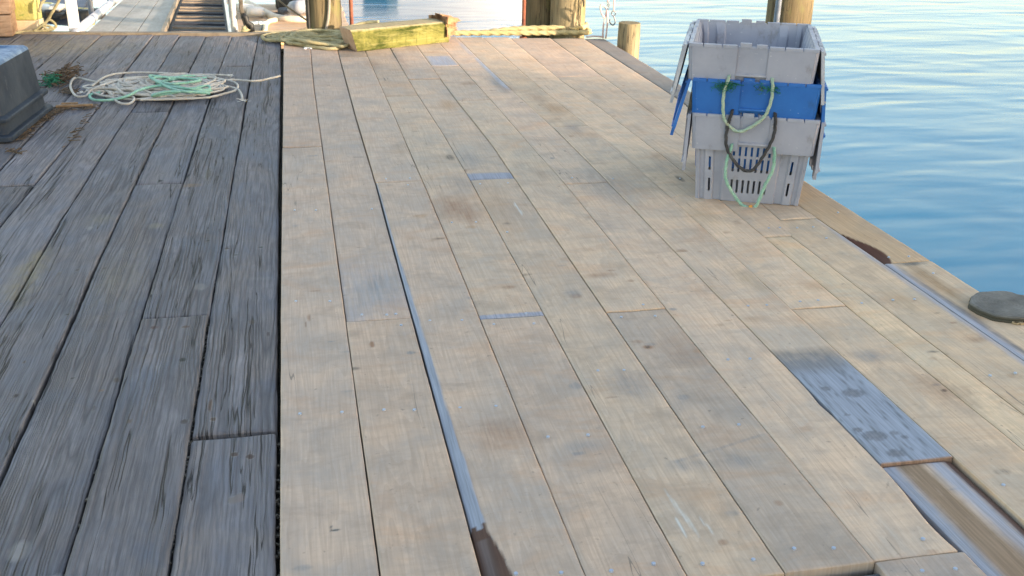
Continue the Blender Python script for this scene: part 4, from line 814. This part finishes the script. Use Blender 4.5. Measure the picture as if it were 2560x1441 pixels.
mb = MB(); mb.bar(GP(W2_ + .0, .0, -.02), GP(W2_ + .0, 9, -.02), .022, .07, upn); mb.build('side_rail', M_ALU, gw)
mb = MB(); mb.tube([GP(W2_ + .035, .15, -.03), GP(W2_ + .03, .15, 1.3)], .026, 12); mb.build('rail_post', M_WHITE, gw)
pL = at(186, 79); pL = pL - g0; mb = MB(); mb.box((pL.x + .0, pL.y + .02, .55), (.07, .07, 1.3)); mb.build('rail_post', M_WHITE, gw, .008)
for s in (1.5, 3.2, 5): 
    for u in (-.09, W2_ + .035): mb = MB(); mb.tube([GP(u, s, 0), GP(u, s, 1.0)], .022, 10); mb.build('rail_post', M_ALU, gw)
for u in (-.09, W2_ + .035):
    for h in (.5, 1.0): mb = MB(); mb.tube([GP(u, .1, h), GP(u, 9, h)], .02, 10); mb.build('handrail', M_ALU, gw)
# square mossy post, stacked brown timbers
M_YG = mottled('yellow green mossy wood', (.34, .33, .10), (.48, .42, .18), 8, .9, .5, bd=.008, speck=((.2, .24, .07), .6)); M_BRN = mottled('orange brown timber', (.22, .13, .085), (.34, .23, .165), 8, stretch=(1, 1, 5)); M_BARE = mottled('pale bare wood', (.6, .45, .28), (.66, .52, .36), 9)
p0 = at(45, 78); p1 = at(95, 78); t = thing('square_post', 'square timber post yellow green with moss, pale bare wood round its foot', 'post', ((p0.x + p1.x) / 2, p0.y + .07, 0), -.15)
mb = MB(); mb.box((0, 0, 1.0), (.155, .15, 1.85)); mb.build('post', M_YG, t, .01); mb = MB(); mb.box((0, 0, .03), (.163, .156, .09)); mb.build('foot', M_BARE, t, .004)
p0 = at(34, 92); t = thing('timber_stack', 'stack of orange brown squared timbers at the left edge of the old deck', 'timbers', (p0.x, p0.y, 0), .1)
for k in range(5):
    mb = MB(); mb.box((-.30 + (.01 if k % 2 else 0), .2 + .015 * (k % 2), .075 + k * .152), (.6, .42, .146)); mb.build('timber', M_BRN, t, .006)
rope_obj('tie_rope', [[wp(165, -30, 8.15), wp(140, 15, 8.2), wp(118, 52, 8.25), wp(100, 72, 8.28), wp(85, 80, 8.28)], [wp(115, -5, 8.2), wp(103, 10, 8.2), wp(98, 30, 8.22)], [wp(85, 78, 8.2), wp(110, 60, 8.2), wp(125, 50, 8.2), wp(140, 66, 8.2), wp(120, 74, 8.2), wp(105, 62, 8.2), wp(135, 72, 8.2), wp(100, 78, 8.2), wp(60, 80, 8.2), wp(10, 88, 8.12)]], .0095, M_RYEL, 'yellow green rope tied round the foot of the mossy square post', 'rope')
# chain and black line right of the gangway
t = thing('line_bundle', 'dark rope bundle with a brown knot beside the right gangway post', 'rope', (at(615, 82).x, at(615, 82).y, 0)); O = t.location
mb = MB()
for k in range(4):
    mb.tube(smooth_path([wp(597 + 2 * k, -40, 8.25) - O, wp(600 + 2 * k + random.uniform(-2, 2), 20, 8.2) - O, wp(607 + 2 * k, 45, 8.2) - O, wp(614 + 3 * k, 66, 8.2) - O, wp(622 + 3 * k, 80, 8.2) - O], .02), .011, 8, lobes=3, amp=.15, pitch=.07)
mb.build('line', rope_mat('dirty dark rope', (.06, .05, .04), (.13, .11, .09)), t)
mb = MB(); mb.tube([wp(606, 38, 8.18) - O, wp(614, 44, 8.18) - O, wp(618, 58, 8.18) - O, wp(628, 62, 8.18) - O, wp(630, 79, 8.18) - O], .022, 8); mb.build('rubber', M_BLACK, t); mb = MB(); mb.tube([wp(606, 72, 8.12) - O, wp(614, 69, 8.12) - O, wp(622, 74, 8.12) - O, wp(612, 79, 8.12) - O, wp(603, 76, 8.12) - O], .016, 8); mb.build('knot', M_RYEL, t)

# floats beyond
FZ = -1.05
def plank_float(name, label, px0, px1, y0, y1, n, mat, across=True):
    x0 = at(px0, 40, FZ).x; x1 = at(px1, 40, FZ).x; t = thing(name, label, 'float', ((x0 + x1) / 2, (y0 + y1) / 2, FZ)); w_ = x1 - x0; d_ = y1 - y0
    for i in range(n):
        mb = MB(); mb.box((0, -d_ / 2 + d_ * (i + .5) / n, -.02), (w_ + random.uniform(-.03, .03), d_ / n - .012, .04)); mb.build('board', mat, t, .004)
    mb = MB(); mb.box((0, 0, -.25), (w_ - .1, d_ - .1, .4)); mb.build('hull', M_DARK, t); return t, w_, d_
M_FLT = mottled('sunlit float boards', (.42, .27, .17), (.55, .38, .26), 5, stretch=(.3, 1, 1)); M_FLT2 = mottled('grey float boards', (.14, .14, .16), (.22, .21, .22), 5, stretch=(.3, 1, 1))
fl1, fw, fd = plank_float('float', 'sunlit wooden float behind the left pile, strewn with hoses', 585, 862, 11.2, 17.6, 22, M_FLT)
for k, (y, h_, s_) in enumerate(((-3.12, .20, .26), (-2.0, .15, .2), (-.6, .16, .2))):
    mb = MB(); mb.box((.0, y, h_ / 2), (fw + .05, s_, h_)); mb.build('bull_rail', mottled('bright bull rail', (.52, .36, .18), (.62, .46, .26), 5, stretch=(.3, 1, 1)), fl1, .02)
def fpt(px, py, z=FZ + .03): return at(px, py, z)
mb = MB(); mb.tube(smooth_path([fpt(618, 8), fpt(640, 20), fpt(665, 33), fpt(690, 44), fpt(725, 49), fpt(775, 49), fpt(830, 46)], .1), .055, 10); setp(mb.build('hose', mottled('pale hose', (.6, .5, .4), (.7, .6, .5), 5)), 'pale hose snaking across the sunlit float', 'hose')
mb = MB(); mb.tube(smooth_path([fpt(690, 50), fpt(672, 54), fpt(664, 64), fpt(662, 82)], .1), .035, 8); setp(mb.build('hose', mottled('pale hose end', (.62, .5, .36), (.7, .6, .45), 5)), 'short pale hose end curling down the front of the sunlit float', 'hose')
mb = MB(); mb.tube(smooth_path([fpt(612, 26), fpt(650, 31), fpt(700, 33), fpt(740, 30), fpt(770, 22)], .1), .014, 6); setp(mb.build('electric_cord', M_WIRE), 'thin dark cord running across the float under the pale hose', 'cord')
mb = MB(); mb.tube(smooth_path([fpt(659, 60), fpt(655, 68), fpt(648, 82)], .1), .016, 6); setp(mb.build('electric_cord', M_WIRE), 'short dark cord hanging down the front rail of the sunlit float', 'cord')
for (px, py, r_, lb) in ((613, 20, .09, 'white round fitting lying farthest left on the sunlit float'), (637, 29, .10, 'white fitting lying beside the pale hose on the sunlit float')):
    p = fpt(px, py, FZ + .09); mb = MB(); mb.tube([p - Vector((.12, 0, 0)), p, p + Vector((.12, .02, -.02))], r_ * .7, 12)
    setp(mb.build('hose_fitting', M_WHITE), lb, 'fitting')
mb = MB()
for (px, py) in ((715, 30), (722, 33), (730, 33)): p = fpt(px, py, FZ + .08); mb.box(p, (.22, .18, .12), .4)
setp(mb.build('dark_bag', mottled('dark cloth', (.03, .03, .04), (.10, .10, .11), 9), bevel=.04), 'dark crumpled bag on the sunlit float', 'bag')
t = thing('tarp_heap', 'grey tarp and black gear heaped on the sunlit float beside the left pile', 'gear', fpt(748, 18)); O = t.location
mb = MB()
for k in range(7): p = fpt(705 + 9 * k, 6 + 2 * (k % 3), FZ + .1) - O; mb.box(p, (.20, .35, .2 + .05 * (k % 2)), .5 * k)
mb.build('gear', M_BLACK, t, .05); mb = MB(); mb.tube(smooth_path([fpt(735, 20, FZ + .2) - O, fpt(750, 18, FZ + .26) - O, fpt(766, 8, FZ + .24) - O, fpt(762, -6, FZ + .2) - O], .1), .10, 10); mb.build('tarp', mottled('grey tarp', (.2, .22, .27), (.33, .35, .4), 9), t)
mb = MB(); p = fpt(648, 58, FZ + .15); 
for k in range(4): mb.box(p + Vector((.06 * k - .1, random.uniform(-.03, .03), .0)), (.10, .08, .03), k)
setp(mb.build('rag', mottled('pale blue rag', (.55, .65, .68), (.65, .75, .78), 9), bevel=.01), 'pale blue rag on the front rail of the sunlit float', 'rag')
setp(rope_obj('stay_line', [[wp(680, -25, 8.6), wp(700, 3, 8.5), wp(733, 28, 8.35), wp(768, 52, 8.15)], [wp(768, 71, 8.0), wp(735, 79, 7.98), wp(712, 83, 7.97)]], .007, rope_mat('grey brown line', (.13, .10, .07), (.2, .16, .11)), 'x', 'rope'), 'thin grey brown line running down to the foot of the left pile', 'rope')
# left side: grey float, dark boat, yellow pontoon
fl2, fw2, fd2 = plank_float('float', 'grey shaded float seen left of the gangway', 20, 300, 10.6, 13.6, 12, M_FLT2)
def at2(px, py, z): return at(px, py, z)
t = thing('pontoon_boat', 'small boat with dark blue grey deck and bright yellow side tube behind the mossy post', 'boat', (at(140, 30, -.95).x, at(140, 30, -.95).y, -1.2)); O = t.location
mb = MB(); a_, b_, c_, d_ = (at(98, 24, -.92), at(205, 34, -.92), at(222, -10, -.92), at(98, -14, -.92)); q = [v - O for v in (a_, b_, c_, d_)]; mb.add(q + [v - Vector((0, 0, .2)) for v in q], [(0, 1, 2, 3), (0, 4, 5, 1), (1, 5, 6, 2), (2, 6, 7, 3), (3, 7, 4, 0), (4, 7, 6, 5)])
mb.build('deck_panel', mottled('dark blue grey vinyl', (.07, .085, .13), (.12, .13, .18), 6), t, .02)
mb = MB(); mb.tube(smooth_path([at(20, 42, -1.0) - O, at(85, 28, -.98) - O, at(125, 27, -.97) - O, at(152, 37, -1.0) - O, at(235, 42, -1.03) - O], .1), .12, 12); mb.build('side_tube', mottled('yellow tube', (.66, .48, .06), (.75, .58, .12), 6, .4), t)
mb = MB(); 
for k in range(5): p = at(118 + 7 * k, 18 + (k % 2) * 3, -.86) - O; mb.box(p, (.16, .14, .08), k)
mb.build('lifeline', M_WHITE, t, .02)
mb = MB(); p = at(150, 38, FZ + .1); 
for k in range(8): mb.box(p + Vector((-.35 + .12 * k, random.uniform(-.1, .1), 0)), (.14, .2, random.uniform(.08, .18)), k)
setp(mb.build('rope_gear', M_BLACK, bevel=.03), 'black gear piled on the grey float beside the yellow tube', 'gear')
# moored boat and added dark hull: above the picture, but the water mirrors them
def hull(name, label, loc, rz_, L, B, H, mat, cabin=None):
    t = thing(name, label, 'boat', loc, rz_); mb = MB(); n = 16; vs = []
    for i in range(n + 1):
        s = i / n; w_ = B / 2 * (1 - max(0, (s - .55) / .45) ** 2.2); x = -L / 2 + L * s; sh = H * (1 + .25 * s * s)
        vs += [(x, -w_, sh), (x, -w_ * .85, .1), (x, 0, -.3), (x, w_ * .85, .1), (x, w_, sh)]
    mb.add(vs, [(i * 5 + j, (i + 1) * 5 + j, (i + 1) * 5 + j + 1, i * 5 + j + 1) for i in range(n) for j in range(4)] + [(0, 1, 2, 3, 4)] + [(i * 5, i * 5 + 4, (i + 1) * 5 + 4, (i + 1) * 5) for i in range(n)])
    mb.build('hull', mat, t)
    if cabin:
        mb = MB(); mb.box((cabin[0], 0, H + cabin[2] / 2), (cabin[1], B * .7, cabin[2])); mb.build('cabin', M_WHITE, t, .05)
        mb = MB(); mb.box((cabin[0], 0, H + cabin[2] * .62), (cabin[1] * .8, B * .705, cabin[2] * .3)); mb.build('window', M_BLACK, t, .02)
    return t
bp = wp(1085, -60, 27.0); hull('fishing_boat', 'white fishing boat moored out on the water', (bp.x - .5, bp.y, WZ), -.22, 6.2, 2.2, 1.5, M_WHITE, (-.3, 3.6, 1.0))
bp = wp(958, -40, 23.6); hull('reflection_hull', 'unseen dark green hull added for its dark reflection in the water', (bp.x, bp.y, WZ), 1.2, 1.3, .6, .55, mottled('dark green paint', (.02, .035, .025), (.04, .06, .045), 6, .5))  # out of view, added to put a dark reflection on the water
# shed that shades the near deck
t = thing('wharf_shed', 'grey boarded wharf shed standing behind the viewer', 'shed', (0, 0, 0))
def shed():
    e = Vector((-.87, .49, 0)).normalized(); nrm = Vector((-e.y, e.x, 0)); 
    if nrm.y < 0: nrm = -nrm
    # eave line whose shadow falls along the lit border of the deck
    H = 4.6; Ls = H / math.tan(EL); foot = Vector((1.0, 6.55, 0)) + Vector((SUN_TO.x, SUN_TO.y, 0)) * Ls
    M_WALL = mottled('grey boarding', (.2, .2, .2), (.3, .29, .28), 4, stretch=(1, 1, .2)); 
    a_ = foot + e * 13; b_ = foot - e * 7; back = -nrm * 7
    mb = MB(); pts = [a_, b_, b_ + back, a_ + back]; z0 = -.2
    mb.add([(p.x, p.y, z0) for p in pts] + [(p.x, p.y, H - .05) for p in pts], [(0, 1, 5, 4), (1, 2, 6, 5), (2, 3, 7, 6), (3, 0, 4, 7)]); mb.build('wall', M_WALL, t)
    mb = MB(); r0 = a_ + nrm * .15 + e * .3; r1 = b_ + nrm * .15 - e * .3; m0 = (a_ + back / 2 + e * .3); m1 = b_ + back / 2 - e * .3; q0 = a_ + back - nrm * .15 + e * .3; q1 = b_ + back - nrm * .15 - e * .3
    mb.add([(r0.x, r0.y, H), (r1.x, r1.y, H), (m1.x, m1.y, H + 1.5), (m0.x, m0.y, H + 1.5), (q0.x, q0.y, H), (q1.x, q1.y, H)], [(0, 1, 2, 3), (3, 2, 5, 4), (0, 3, 4), (1, 5, 2)]); mb.build('roof', mottled('grey roofing', (.1, .1, .11), (.15, .15, .16), 4), t)
    print('shed', foot, a_, b_)
shed()
